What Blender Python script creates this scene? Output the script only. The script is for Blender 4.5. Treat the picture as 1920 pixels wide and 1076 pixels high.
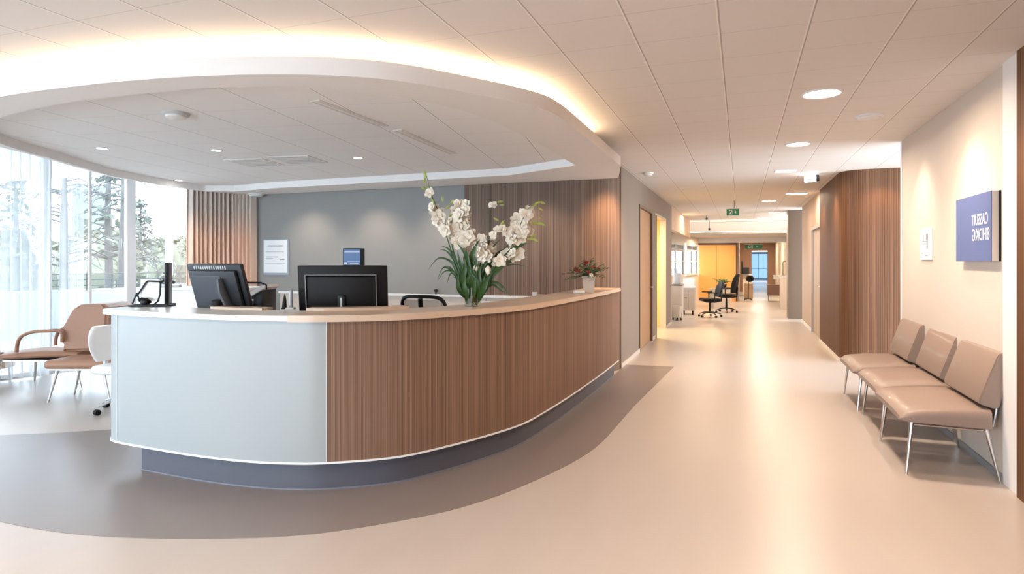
import bpy, bmesh, math, random
from mathutils import Vector, Matrix
for _o in list(bpy.data.objects): bpy.data.objects.remove(_o)
SC = bpy.context.scene
COL = SC.collection
PI = math.pi
# ------------------------------------------------------------------ camera, world, exposure
YAW = math.radians(20.1); CY, SY = math.cos(YAW), math.sin(YAW)
FPX = 1173.0; EYE = 1.5
cam_d = bpy.data.cameras.new('camera'); cam = bpy.data.objects.new('camera', cam_d); COL.objects.link(cam)
cam.location = (0, 0, EYE); cam.rotation_euler = (PI/2, 0, YAW)
cam_d.sensor_width = 36; cam_d.lens = FPX/1920*36; cam_d.shift_y = -(538-490)/1920
cam_d.clip_start = 0.05; cam_d.clip_end = 300
SC.camera = cam
SC.view_settings.view_transform = 'Standard'; SC.view_settings.look = 'None'
SC.view_settings.gamma = 1; SC.view_settings.use_curve_mapping = False
SC.view_settings.exposure = 0.5
SC.cycles.max_bounces = 8; SC.cycles.diffuse_bounces = 5; SC.cycles.glossy_bounces = 4
SC.cycles.transmission_bounces = 6; SC.cycles.transparent_max_bounces = 16
SC.cycles.sample_clamp_indirect = 4; SC.cycles.caustics_reflective = False; SC.cycles.caustics_refractive = False
SC.cycles.use_denoising = True
W = bpy.data.worlds.new('world'); SC.world = W; W.use_nodes = True
bg = W.node_tree.nodes['Background']; bg.inputs[0].default_value = (0.80, 0.91, 1.0, 1); bg.inputs[1].default_value = 10.0
WARM = (1.0, 0.62, 0.34); NEUT = (1.0, 0.80, 0.62)

def at(px, py, z):
    "world point at height z seen at that pixel of the 1920x1076 frame"
    d = FPX*(EYE-z)/(py-490.0)
    return pd(px, d, z)
def pd(px, d, z=0.0):
    lat = (px-960)/FPX*d
    return Vector((lat*CY-d*SY, lat*SY+d*CY, z))
def zz(py, d): return EYE-(py-490)*d/FPX
def pp(px, py, d): return pd(px, d, zz(py, d))
def onX(px, X):
    d = FPX*X/(CY*(px-1389)); return (d+X*SY)/CY      # Y on a plane of constant X

CEIL = 2.84; XL = -1.58; XR = 1.68; XB = 1.42
# ------------------------------------------------------------------ materials
MATS = {}
def new_mat(name):
    m = bpy.data.materials.new(name); m.use_nodes = True
    nt = m.node_tree; b = nt.nodes['Principled BSDF']; return m, nt, b
def N(nt, t, **kw):
    n = nt.nodes.new(t)
    for k, v in kw.items(): setattr(n, k, v)
    return n
def mathn(nt, op, a, b=None, c=None):
    n = nt.nodes.new('ShaderNodeMath'); n.operation = op
    for i, v in enumerate((a, b, c)):
        if v is None: continue
        if hasattr(v, 'links'): nt.links.new(v, n.inputs[i])
        else: n.inputs[i].default_value = v
    return n.outputs[0]
def mixc(nt, f, a, b):
    n = nt.nodes.new('ShaderNodeMix'); n.data_type = 'RGBA'
    for i, v in ((0, f), (6, a), (7, b)):
        if hasattr(v, 'links'): nt.links.new(v, n.inputs[i])
        elif isinstance(v, tuple): n.inputs[i].default_value = (*v, 1)
        else: n.inputs[i].default_value = v
    return n.outputs[2]
def mat(name, col, rough=0.5, metal=0.0, var=0.04, scale=6.0, bump=0.0, bscale=80.0, coat=0.0, spec=None, sheen=0.0):
    if name in MATS: return MATS[name]
    m, nt, b = new_mat(name)
    tc = N(nt, 'ShaderNodeTexCoord'); no = N(nt, 'ShaderNodeTexNoise'); no.inputs['Scale'].default_value = scale
    no.inputs['Detail'].default_value = 4
    nt.links.new(tc.outputs['Object'], no.inputs['Vector'])
    a = tuple(max(0, c*(1-var)) for c in col); c2 = tuple(min(1, c*(1+var)) for c in col)
    nt.links.new(mixc(nt, no.outputs[0], a, c2), b.inputs['Base Color'])
    b.inputs['Roughness'].default_value = rough; b.inputs['Metallic'].default_value = metal
    b.inputs['Coat Weight'].default_value = coat
    if spec is not None: b.inputs['Specular IOR Level'].default_value = spec
    if sheen: b.inputs['Sheen Weight'].default_value = sheen
    if bump:
        n2 = N(nt, 'ShaderNodeTexNoise'); n2.inputs['Scale'].default_value = bscale; nt.links.new(tc.outputs['Object'], n2.inputs['Vector'])
        bp = N(nt, 'ShaderNodeBump'); bp.inputs['Strength'].default_value = bump; bp.inputs['Distance'].default_value = .002
        nt.links.new(n2.outputs[0], bp.inputs['Height']); nt.links.new(bp.outputs[0], b.inputs['Normal'])
    MATS[name] = m; return m
def emit(name, col, s):
    if name in MATS: return MATS[name]
    m, nt, b = new_mat(name); g_ = .8 if s > 1 else .08; b.inputs['Base Color'].default_value = (g_, g_*1.1, g_*1.3, 1)
    b.inputs['Emission Color'].default_value = (*col, 1); b.inputs['Emission Strength'].default_value = s
    MATS[name] = m; return m
def wood(name, dark, mid, light, slat=0.0, seams=(), rough=.45, grain=1.0, groove=.5):
    "vertical veneer; u of the UV map is metres along the wall, v is height"
    m, nt, b = new_mat(name)
    uv = N(nt, 'ShaderNodeUVMap'); sp = N(nt, 'ShaderNodeSeparateXYZ'); nt.links.new(uv.outputs[0], sp.inputs[0])
    u, v = sp.outputs[0], sp.outputs[1]
    def nz(su, sv, det=3):
        cb = N(nt, 'ShaderNodeCombineXYZ'); nt.links.new(mathn(nt, 'MULTIPLY', u, su), cb.inputs[0]); nt.links.new(mathn(nt, 'MULTIPLY', v, sv), cb.inputs[1])
        n = N(nt, 'ShaderNodeTexNoise'); n.inputs['Scale'].default_value = 1; n.inputs['Detail'].default_value = det
        nt.links.new(cb.outputs[0], n.inputs['Vector']); return n.outputs[0]
    a = nz(120*grain, .45); c = nz(34, .25); e = nz(300*grain, 2)
    s = mathn(nt, 'ADD', mathn(nt, 'MULTIPLY', a, .6), mathn(nt, 'MULTIPLY', c, .28)); s = mathn(nt, 'ADD', s, mathn(nt, 'MULTIPLY', e, .12))
    rp = N(nt, 'ShaderNodeValToRGB'); nt.links.new(s, rp.inputs[0])
    el = rp.color_ramp.elements; el[0].position = .36; el[0].color = (*dark, 1); el[1].position = .64; el[1].color = (*light, 1)
    k = el.new(.5); k.color = (*mid, 1)
    colr = rp.outputs[0]
    if slat:
        fr = mathn(nt, 'FRACT', mathn(nt, 'MULTIPLY', u, 1/slat)); g = mathn(nt, 'LESS_THAN', fr, .2)
        colr = mixc(nt, mathn(nt, 'MULTIPLY', g, groove), colr, tuple(x*.25 for x in dark))
        # each slat slightly different
        fl = mathn(nt, 'FLOOR', mathn(nt, 'MULTIPLY', u, 1/slat)); wn = N(nt, 'ShaderNodeTexWhiteNoise'); wn.noise_dimensions = '1D'; nt.links.new(fl, wn.inputs['W'])
        hs = N(nt, 'ShaderNodeHueSaturation'); nt.links.new(colr, hs.inputs['Color']); nt.links.new(mathn(nt, 'MULTIPLY_ADD', wn.outputs[0], .3, .85), hs.inputs['Value']); colr = hs.outputs[0]
        bp = N(nt, 'ShaderNodeBump'); bp.inputs['Strength'].default_value = .6; bp.inputs['Distance'].default_value = .004
        nt.links.new(mathn(nt, 'SUBTRACT', 1, g), bp.inputs['Height']); nt.links.new(bp.outputs[0], b.inputs['Normal'])
    for su in seams:
        g = mathn(nt, 'LESS_THAN', mathn(nt, 'ABSOLUTE', mathn(nt, 'SUBTRACT', u, su)), .004)
        colr = mixc(nt, g, colr, (.03, .02, .015))
    nt.links.new(colr, b.inputs['Base Color']); b.inputs['Roughness'].default_value = rough+.1; b.inputs['Specular IOR Level'].default_value = .22
    MATS[name] = m; return m
def grid_ceiling(name, col, x0, y0, sp=.48, rot=0.0, lw=.0032, dark=.62):
    m, nt, b = new_mat(name); tc = N(nt, 'ShaderNodeTexCoord'); mp = N(nt, 'ShaderNodeMapping')
    nt.links.new(tc.outputs['Object'], mp.inputs[0]); mp.inputs['Location'].default_value = (-x0, -y0, 0); mp.inputs['Rotation'].default_value = (0, 0, rot)
    s = N(nt, 'ShaderNodeSeparateXYZ'); nt.links.new(mp.outputs[0], s.inputs[0])
    def line(c, w, off=0.0):
        f = mathn(nt, 'FRACT', mathn(nt, 'ADD', mathn(nt, 'MULTIPLY', mathn(nt, 'ADD', c, off), 1/sp), 100.5))
        return mathn(nt, 'LESS_THAN', mathn(nt, 'ABSOLUTE', mathn(nt, 'SUBTRACT', f, .5)), w/sp)
    lx = line(s.outputs[0], lw*1.3); lw_ = line(s.outputs[0], lw*1.3, .009); ly = line(s.outputs[1], lw*.8)
    no = N(nt, 'ShaderNodeTexNoise'); no.inputs['Scale'].default_value = 500; nt.links.new(tc.outputs['Object'], no.inputs['Vector'])
    base = mixc(nt, no.outputs[0], tuple(c*.97 for c in col), tuple(min(1, c*1.02) for c in col))
    c1 = mixc(nt, mathn(nt, 'MULTIPLY', ly, .6), base, tuple(c*dark for c in col))
    c2 = mixc(nt, lw_, c1, tuple(min(1, c*1.15) for c in col))
    c3 = mixc(nt, mathn(nt, 'MULTIPLY', lx, .85), c2, tuple(c*dark*.8 for c in col))
    nt.links.new(c3, b.inputs['Base Color']); b.inputs['Roughness'].default_value = .9; b.inputs['Specular IOR Level'].default_value = .1
    MATS[name] = m; return m
def glass_mat(name, tint=(1, 1, 1), refl=.08):
    m = bpy.data.materials.new(name); m.use_nodes = True; nt = m.node_tree; nt.nodes.clear()
    o = N(nt, 'ShaderNodeOutputMaterial'); mx = N(nt, 'ShaderNodeMixShader'); t = N(nt, 'ShaderNodeBsdfTransparent'); g = N(nt, 'ShaderNodeBsdfGlossy')
    t.inputs[0].default_value = (*tint, 1); g.inputs['Roughness'].default_value = .02
    lw = N(nt, 'ShaderNodeLayerWeight'); lw.inputs[0].default_value = .2
    nt.links.new(mathn(nt, 'MULTIPLY_ADD', lw.outputs['Facing'], .25, refl), mx.inputs[0])
    nt.links.new(t.outputs[0], mx.inputs[1]); nt.links.new(g.outputs[0], mx.inputs[2]); nt.links.new(mx.outputs[0], o.inputs[0])
    MATS[name] = m; return m
def sheer_mat(name, col, opacity=.55):
    m = bpy.data.materials.new(name); m.use_nodes = True; nt = m.node_tree; nt.nodes.clear()
    o = N(nt, 'ShaderNodeOutputMaterial'); mx = N(nt, 'ShaderNodeMixShader'); t = N(nt, 'ShaderNodeBsdfTransparent')
    m2 = N(nt, 'ShaderNodeMixShader'); tr = N(nt, 'ShaderNodeBsdfTranslucent'); df = N(nt, 'ShaderNodeBsdfDiffuse')
    tr.inputs[0].default_value = (*col, 1); df.inputs[0].default_value = (*col, 1); m2.inputs[0].default_value = .45
    tc = N(nt, 'ShaderNodeTexCoord'); no = N(nt, 'ShaderNodeTexNoise'); no.inputs['Scale'].default_value = 3; nt.links.new(tc.outputs['Object'], no.inputs['Vector'])
    lw = N(nt, 'ShaderNodeLayerWeight'); lw.inputs[0].default_value = .5
    f = mathn(nt, 'ADD', mathn(nt, 'MULTIPLY', lw.outputs['Facing'], .5), mathn(nt, 'MULTIPLY_ADD', no.outputs[0], .1, opacity-.1)); f = mathn(nt, 'MINIMUM', f, .97)
    nt.links.new(f, mx.inputs[0]); nt.links.new(t.outputs[0], mx.inputs[1])
    nt.links.new(tr.outputs[0], m2.inputs[1]); nt.links.new(df.outputs[0], m2.inputs[2]); nt.links.new(m2.outputs[0], mx.inputs[2]); nt.links.new(mx.outputs[0], o.inputs[0])
    MATS[name] = m; return m

M_white = mat('white_laminate', (.78, .80, .82), .35, var=.01)
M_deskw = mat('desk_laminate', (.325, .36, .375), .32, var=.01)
M_paint = mat('white_paint', (.80, .79, .78), .7, var=.02)
M_plaster = mat('soffit_plaster', (.86, .85, .84), .8, var=.015)
M_rwall = mat('pale_wall_paint', (.62, .56, .50), .75, var=.02)
M_gwall = mat('grey_wall_paint', (.27, .27, .265), .7, var=.03)
M_twall = mat('taupe_wall_paint', (.25, .20, .165), .6, var=.02)
M_cream = mat('cream_laminate', (.62, .55, .48), .5, var=.02)
M_peach = mat('peach_wall_paint', (.60, .42, .28), .6, var=.02)
M_black = mat('black_plastic', (.006, .006, .007), .5, spec=.25, var=.1)
M_dark = mat('charcoal_plastic', (.016, .019, .025), .42, spec=.35, var=.08)
M_brnblk = mat('dark_brown_plastic', (.005, .003, .003), .5, var=.05, spec=.2)
M_grey = mat('grey_plastic', (.25, .27, .29), .4)
M_mgrey = mat('slate_plastic', (.07, .08, .095), .4)
M_lgrey = mat('light_grey_plastic', (.55, .58, .6), .4)
M_chrome = mat('brushed_chrome', (.55, .53, .52), .22, metal=1.0)
M_steel = mat('satin_steel', (.5, .48, .46), .35, metal=1.0)
M_plinth = mat('slate_plinth', (.085, .09, .115), .4, var=.04)
M_leather = mat('taupe_leather', (.26, .195, .165), .42, var=.04, bump=.25, bscale=300, coat=.05)
M_brown = mat('tan_leather', (.32, .165, .10), .5, var=.06, bump=.3, bscale=250)
M_browntrim = mat('grey_brown_trim', (.25, .19, .17), .4)
M_ctop_w = mat('pale_countertop', (.68, .68, .66), .3, var=.02)
M_ctop_b = mat('beige_countertop', (.60, .47, .36), .3, var=.05, scale=14)
M_green = mat('leaf_green', (.028, .085, .020), .42, var=.5, scale=45)
M_lgreen = mat('bud_green', (.38, .45, .10), .5, var=.2, scale=60)
M_petal = mat('cream_petal', (.85, .78, .66), .6, var=.08, scale=50)
M_red = mat('red_petal', (.5, .04, .03), .5, var=.15)
M_blue = mat('sign_blue', (.085, .135, .33), .45, var=.02)
M_letter = mat('white_lettering', (.85, .87, .9), .5)
M_ink = mat('grey_ink', (.25, .27, .30), .6)
M_paper = mat('paper_white', (.80, .84, .88), .6, var=.01)
M_orange = mat('orange_laminate', (.85, .42, .12), .45, var=.03)
M_yellow = mat('yellow_paint', (.85, .70, .38), .6, var=.03)
M_egreen = mat('exit_green', (.01, .22, .10), .4)
def curtain_gradient():  # peach below, blending to greyer cloth colour towards the top
    m, nt, b = new_mat('graded_curtain'); tc = N(nt, 'ShaderNodeTexCoord'); s = N(nt, 'ShaderNodeSeparateXYZ'); nt.links.new(tc.outputs['Object'], s.inputs[0])
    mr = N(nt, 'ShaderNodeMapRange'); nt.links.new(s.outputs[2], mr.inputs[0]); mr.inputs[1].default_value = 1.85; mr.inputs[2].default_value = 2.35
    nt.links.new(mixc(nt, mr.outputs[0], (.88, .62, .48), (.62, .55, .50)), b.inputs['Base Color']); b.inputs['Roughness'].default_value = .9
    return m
M_curtain = curtain_gradient()
M_dkwood = mat('dark_frame_wood', (.10, .05, .03), .4, var=.15, scale=12)
W_desk = wood('walnut_desk_veneer', (.125, .070, .046), (.215, .130, .090), (.30, .190, .138), slat=.012, groove=.25)
W_back = wood('walnut_wall_veneer', (.10, .07, .055), (.185, .13, .10), (.27, .195, .155), slat=.03, groove=.3)
W_right = wood('oak_slat_veneer', (.075, .032, .015), (.135, .062, .030), (.20, .10, .052), slat=.028, groove=.55)
W_door = wood('door_veneer', (.36, .20, .10), (.46, .27, .14), (.55, .34, .19), grain=.5)
M_ceil = grid_ceiling('ceiling_tiles', (.80, .77, .74), -.113, 3.40)
M_ceil2 = grid_ceiling('recess_tiles', (.90, .90, .90), -3.95, 3.27, rot=-.17, sp=.6)
M_glass = glass_mat('window_glass', (.95, .98, 1.0))
M_vase = glass_mat('vase_glass', (.93, .97, .95), .12)
M_sheer = sheer_mat('white_sheer', (.90, .93, .95), .34)
M_led = emit('led_strip', (1.0, .70, .43), 34)
M_diff = emit('lamp_diffuser', (1.0, .9, .75), 9)
M_spot = emit('small_lamp', (1.0, .97, .9), 14)
# floor
def floor_mat():
    m, nt, b = new_mat('beige_vinyl'); tc = N(nt, 'ShaderNodeTexCoord'); mp = N(nt, 'ShaderNodeMapping'); mp.inputs['Scale'].default_value = (2.2, .5, 1)
    nt.links.new(tc.outputs['Object'], mp.inputs[0]); no = N(nt, 'ShaderNodeTexNoise'); no.inputs['Scale'].default_value = 3; no.inputs['Detail'].default_value = 6
    nt.links.new(mp.outputs[0], no.inputs['Vector'])
    nt.links.new(mixc(nt, no.outputs[0], (.46, .415, .385), (.51, .465, .435)), b.inputs['Base Color'])
    nt.links.new(mathn(nt, 'MULTIPLY_ADD', no.outputs[0], .1, .26), b.inputs['Roughness']); b.inputs['Specular IOR Level'].default_value = .42
    return m
M_floor = floor_mat()
M_band = mat('brown_vinyl_band', (.215, .185, .178), .33, var=.05, scale=3)

# ------------------------------------------------------------------ mesh helpers
class B:
    def __init__(s): s.bm = bmesh.new(); s.uv = s.bm.loops.layers.uv.new('UVMap')
    def box(s, lo, hi, bevel=0.0, seg=2, mtx=None):
        v = []
        r = bmesh.ops.create_cube(s.bm, size=1); vs = r['verts']
        for q in vs: q.co = Vector([(lo[i]+hi[i])/2 + q.co[i]*(hi[i]-lo[i]) for i in range(3)])
        if bevel:
            es = list({e for q in vs for e in q.link_edges})
            rr = bmesh.ops.bevel(s.bm, geom=es+vs, offset=bevel, segments=seg, profile=.5, affect='EDGES')
            vs = list({q for f in rr['faces'] for q in f.verts}|{q for q in vs if q.is_valid})
            # gather whole island
            st = list(vs); seen = set(vs)
            while st:
                q = st.pop()
                for e in q.link_edges:
                    o = e.other_vert(q)
                    if o not in seen: seen.add(o); st.append(o)
            vs = list(seen)
        if mtx is not None:
            for q in vs: q.co = mtx @ q.co
        return vs
    def cbox(s, c, size, bevel=0.0, rz=0.0, seg=2, mtx=None):
        h = [x/2 for x in size]; M = Matrix.Translation(Vector(c)) @ Matrix.Rotation(rz, 4, 'Z')
        if mtx is not None: M = mtx @ M
        return s.box([-x for x in h], h, bevel, seg, M)
    def tube(s, pts, r, n=8, cap=True, flat=1.0):
        pts = [Vector(p) for p in pts]; k = len(pts)
        rs = r if isinstance(r, (list, tuple)) else [r]*k
        rings = []; prev = None
        for i, p in enumerate(pts):
            t = (pts[min(i+1, k-1)]-pts[max(i-1, 0)]).normalized()
            if prev is None:
                a = Vector((0, 0, 1)) if abs(t.z) < .9 else Vector((1, 0, 0)); x = t.cross(a).normalized()
            else: x = (prev - t*prev.dot(t)).normalized()
            prev = x; y = t.cross(x)
            rings.append([s.bm.verts.new(p+(x*math.cos(2*PI*j/n)+y*math.sin(2*PI*j/n)*flat)*rs[i]) for j in range(n)])
        for i in range(k-1):
            for j in range(n):
                s.bm.faces.new((rings[i][j], rings[i][(j+1) % n], rings[i+1][(j+1) % n], rings[i+1][j]))
        if cap:
            s.bm.faces.new(rings[0][::-1]); s.bm.faces.new(rings[-1])
    def lathe(s, prof, n=24, c=(0, 0, 0), mtx=None):
        rings = []
        for r, z in prof:
            rings.append([s.bm.verts.new(Vector(c)+Vector((max(r, 1e-4)*math.cos(2*PI*j/n), max(r, 1e-4)*math.sin(2*PI*j/n), z))) for j in range(n)])
        if mtx is not None:
            for rg in rings:
                for q in rg: q.co = mtx @ q.co
        for i in range(len(rings)-1):
            for j in range(n):
                s.bm.faces.new((rings[i][j], rings[i][(j+1) % n], rings[i+1][(j+1) % n], rings[i+1][j]))
        s.bm.faces.new(rings[0][::-1]); s.bm.faces.new(rings[-1])
    def prism(s, poly, z0, z1, mtx=None):
        a = [s.bm.verts.new((x, y, z0)) for x, y in poly]; b = [s.bm.verts.new((x, y, z1)) for x, y in poly]; n = len(poly)
        s.bm.faces.new(a[::-1]); s.bm.faces.new(b)
        for i in range(n): s.bm.faces.new((a[i], a[(i+1) % n], b[(i+1) % n], b[i]))
        if mtx is not None:
            for q in a+b: q.co = mtx @ q.co
    def ribbon(s, pts, z0, z1, t, u0=0.0, closed=False):
        "vertical slab following pts; t = thickness to the left of travel; UV u = metres, v = height"
        off = offset(pts, t); k = len(pts); us = [u0]
        for i in range(k-1): us.append(us[-1]+math.dist(pts[i], pts[i+1]))
        V = [[s.bm.verts.new((p[0], p[1], z)) for p in L] for L in (pts, off) for z in (z0, z1)]
        a0, a1, b0, b1 = V
        def quad(vs, uvs):
            f = s.bm.faces.new(vs)
            for l, uv in zip(f.loops, uvs): l[s.uv].uv = uv
        for i in range(k-1):
            u, w = us[i], us[i+1]
            quad((a0[i], a0[i+1], a1[i+1], a1[i]), ((u, z0), (w, z0), (w, z1), (u, z1)))
            quad((b0[i+1], b0[i], b1[i], b1[i+1]), ((w, z0), (u, z0), (u, z1), (w, z1)))
            quad((a1[i], a1[i+1], b1[i+1], b1[i]), ((u, z1), (w, z1), (w, z1), (u, z1)))
            quad((b0[i], b0[i+1], a0[i+1], a0[i]), ((u, z0), (w, z0), (w, z0), (u, z0)))
        quad((b0[0], a0[0], a1[0], b1[0]), ((us[0]-t, z0), (us[0], z0), (us[0], z1), (us[0]-t, z1)))
        quad((a0[-1], b0[-1], b1[-1], a1[-1]), ((us[-1], z0), (us[-1]+t, z0), (us[-1]+t, z1), (us[-1], z1)))
    def boxuv(s, lo, hi):
        vs = s.box(lo, hi)
        for f in {f for v in vs for f in v.link_faces}:
            n = f.normal if f.normal.length else Vector((0, 0, 1)); f.normal_update(); n = f.normal
            for l in f.loops:
                c = l.vert.co; l[s.uv].uv = (c.y if abs(n.x) > .5 else c.x, c.z)
    def grid(s, rows, closed=False):
        V = [[s.bm.verts.new(p) for p in r] for r in rows]
        for i in range(len(V)-1):
            for j in range(len(V[0])-1):
                s.bm.faces.new((V[i][j], V[i][j+1], V[i+1][j+1], V[i+1][j]))
        return V
    def build(s, name, m, parent=None, smooth=False, kind=None, loc=None, recalc=True, angle=35):
        if recalc: bmesh.ops.recalc_face_normals(s.bm, faces=s.bm.faces)
        me = bpy.data.meshes.new(name); s.bm.to_mesh(me); s.bm.free()
        if m: me.materials.append(m)
        if smooth:
            for p in me.polygons: p.use_smooth = True
            try: me.set_sharp_from_angle(angle=math.radians(angle))
            except Exception: pass
        o = bpy.data.objects.new(name, me); COL.objects.link(o)
        if parent: o.parent = parent
        if loc is not None: o.location = loc
        if kind: o['kind'] = kind
        return o
def offset(pts, t):
    out = []; k = len(pts)
    for i in range(k):
        def nrm(a, b):
            dx, dy = b[0]-a[0], b[1]-a[1]; l = math.hypot(dx, dy) or 1; return (-dy/l, dx/l)
        n1 = nrm(pts[i-1], pts[i]) if i > 0 else None; n2 = nrm(pts[i], pts[i+1]) if i < k-1 else None
        if n1 is None: n = n2
        elif n2 is None: n = n1
        else:
            n = (n1[0]+n2[0], n1[1]+n2[1]); l = math.hypot(*n) or 1; n = (n[0]/l, n[1]/l); c = max(.4, n[0]*n1[0]+n[1]*n1[1]); n = (n[0]/c, n[1]/c)
        out.append((pts[i][0]+n[0]*t, pts[i][1]+n[1]*t))
    return out
def spline(pts, n=8, closed=False):
    P = [Vector(p) for p in pts]; k = len(P); out = []
    rng = range(k) if closed else range(k-1)
    for i in rng:
        p0 = P[(i-1) % k] if closed or i > 0 else P[0]; p1 = P[i]; p2 = P[(i+1) % k]; p3 = P[(i+2) % k] if closed or i+2 < k else P[-1]
        for j in range(n):
            t = j/n; out.append(.5*((2*p1)+(p2-p0)*t+(2*p0-5*p1+4*p2-p3)*t*t+(3*p1-p0-3*p2+p3)*t**3))
    if not closed: out.append(P[-1])
    return out
def tag(o, label, cat, group=None, kind=None):
    o['label'] = label; o['category'] = cat
    if group: o['group'] = group
    if kind: o['kind'] = kind
    return o
def thing(name, label, cat, loc=(0, 0, 0), rz=0.0, group=None):
    o = bpy.data.objects.new(name, None); COL.objects.link(o); o.location = loc; o.rotation_euler = (0, 0, rz); o.empty_display_size = .1
    return tag(o, label, cat, group)
def dup(root, loc, rz=None, label=None, group=None):
    def cp(o, par):
        c = o.copy(); COL.objects.link(c); c.parent = par
        for ch in list(o.children): cp(ch, c)
        return c
    r = cp(root, None); r.location = loc
    if rz is not None: r.rotation_euler = (0, 0, rz)
    if label: r['label'] = label
    if group: r['group'] = group
    return r
def area(name, loc, size, power, col=NEUT, rot=(0, 0, 0), parent=None, shape='DISK', sy=None, spread=PI, portal=False):
    d = bpy.data.lights.new(name, 'AREA'); d.shape = shape; d.size = size; d.energy = power; d.color = col; d.spread = spread
    if sy: d.size_y = sy
    if portal: d.cycles.is_portal = True
    o = bpy.data.objects.new(name, d); COL.objects.link(o); o.location = loc; o.rotation_euler = rot
    if parent: o.parent = parent
    return o
def spot(name, loc, target, power, col=NEUT, ang=60, blend=.6, rad=.04, parent=None):
    d = bpy.data.lights.new(name, 'SPOT'); d.energy = power; d.color = col; d.spot_size = math.radians(ang); d.spot_blend = blend; d.shadow_soft_size = rad
    o = bpy.data.objects.new(name, d); COL.objects.link(o); o.location = loc
    o.rotation_euler = (Vector(target)-Vector(loc)).to_track_quat('-Z', 'Y').to_euler()
    if parent: o.parent = parent
    return o
def text_mesh(s, size):
    c = bpy.data.curves.new('lettering', 'FONT'); c.body = s; c.size = size; c.align_x = 'CENTER'; c.align_y = 'CENTER'; c.extrude = .001
    o = bpy.data.objects.new('lettering', c); COL.objects.link(o)
    dg = bpy.context.evaluated_depsgraph_get(); dg.update(); me = bpy.data.meshes.new_from_object(o.evaluated_get(dg))
    bpy.data.objects.remove(o); return me
def text(s, size, m, parent, loc, rot, name='lettering', sx=1.0):
    me = text_mesh(s, size); me.materials.clear(); me.materials.append(m)
    o = bpy.data.objects.new(name, me); COL.objects.link(o); o.parent = parent; o.location = loc; o.rotation_euler = rot; o.scale = (sx, 1, 1)
    return o

# ================================================================== SETTING
S = 'structure'
# floor, one slab; the brown band is a thin inlay on it
b = B(); b.box((-16, -6, -.1), (6, 60, 0)); b.build('floor', M_floor, kind=S)
band_out = [(-5.64, 3.755), (-6.6, 3.2), (-6.9, 2.9), (-6.2, 2.62), (-5.2, 2.45), (-4.4, 2.385), (-3.745, 2.375), (-3.213, 2.448), (-2.626, 2.642), (-2.18, 2.876), (-1.74, 3.291), (-1.522, 3.607), (-1.363, 3.962), (-1.213, 4.41), (-1.124, 4.793), (-1.079, 5.2), (-1.06, 5.8), (-1.035, 6.6), (-.98, 7.6), (-.896, 9.15)]
sp = [tuple(p)[:2] for p in spline([(x, y, 0) for x, y in band_out[3:]], 6)]
poly = band_out[:3] + sp + [(-1.57, 9.1), (-1.57, 8.2), (-2.4, 6.0), (-3.4, 4.4), (-5.0, 4.2)]
b = B(); b.prism(poly, 0.0, .0025); b.build('trim_1', M_band, kind=S)
b = B(); b.box((-.16, 26, 0), (1.25, 58, .002)); b.build('trim_2', mat('cool_grey_vinyl', (.42, .43, .45), .3), kind=S)
# ceilings
b = B(); b.prism([(-16, -6), (6, -6), (6, 22.6), (-6, 22.6), (-6, 8.4), (-5, 8.4), (-5, 4.2), (-7, 2.6), (-16, 2.6)], CEIL, CEIL+.08); b.build('ceiling', M_ceil, kind=S)
b = B(); b.prism([(-5, 4.2), (-5, 8.6), (-16, 8.6), (-16, 2.6), (-7, 2.6)], 3.16, 3.24); b.ribbon([(-5, 8.4), (-5, 4.2), (-7, 2.6), (-16, 2.6)], CEIL+.08, 3.16, .05); b.build('ceiling', M_paint, kind=S)
# far lowered ceiling with its cove
b = B(); b.box((-6, 21.6, 2.40), (6, 58, 2.46)); b.build('ceiling', mat('far_ceiling', (.60, .56, .52), .9), kind=S)
b = B(); b.box((-3.0, 21.75, 2.46), (1.6, 21.82, 2.475)); b.build('led_strip', emit('far_led', (1, .82, .6), 14), bpy.data.objects['ceiling.002'])
b = B(); b.box((-6, 22.6, 2.46), (6, 22.7, 2.92)); b.build('wall_cove', M_paint, kind=S)
# outer shell behind and beside the camera
b = B(); b.box((-9.4, -4.2, 2.55), (-1.0, -4.0, 3.0)); b.box((-1.0, -4.2, 0), (4, -4.0, 3.0)); b.build('wall_south', M_rwall, kind=S)
SOUTH_FILL_GLASS = [(-9.2, -4.1), (-6.4, -4.1), (-3.7, -4.1), (-1.0, -4.1)]  # unseen glazing, added to let cool fill daylight in from behind
# reception back wall: grey paint then veneer
GX = -3.75; YB = 8.25
b = B(); b.box((-7.95, YB+.02, 0), (GX, YB+.2, 3.16)); b.build('wall_reception', M_gwall, kind=S)
cor = [(GX, YB), (-2.05, YB)]; cc = (-2.05, 8.72); rr = .47
cor += [(-2.05+rr*math.sin(a), 8.72-rr*math.cos(a)) for a in [PI/2*i/12 for i in range(1, 13)]]
# seam positions in u are measured from GX
W_back2 = wood('walnut_wall_panels', (.10, .07, .055), (.185, .13, .10), (.27, .195, .155), slat=.03, groove=.3, seams=(.41, 1.34))
b = B(); b.ribbon(cor, 0, 2.9, .08); b.build('wall_veneer', W_back2, kind=S, smooth=True)
b = B(); b.ribbon([(GX+.3, YB+.1), (-2.2, YB+.1), (-1.75, 8.8)], 0, 2.9, .1); b.build('wall_core', M_twall, kind=S)
b = B(); b.box((-1.62, 8.725, 0), (-1.575, 8.76, CEIL)); b.build('trim_3', M_dkwood, kind=S)
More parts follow.
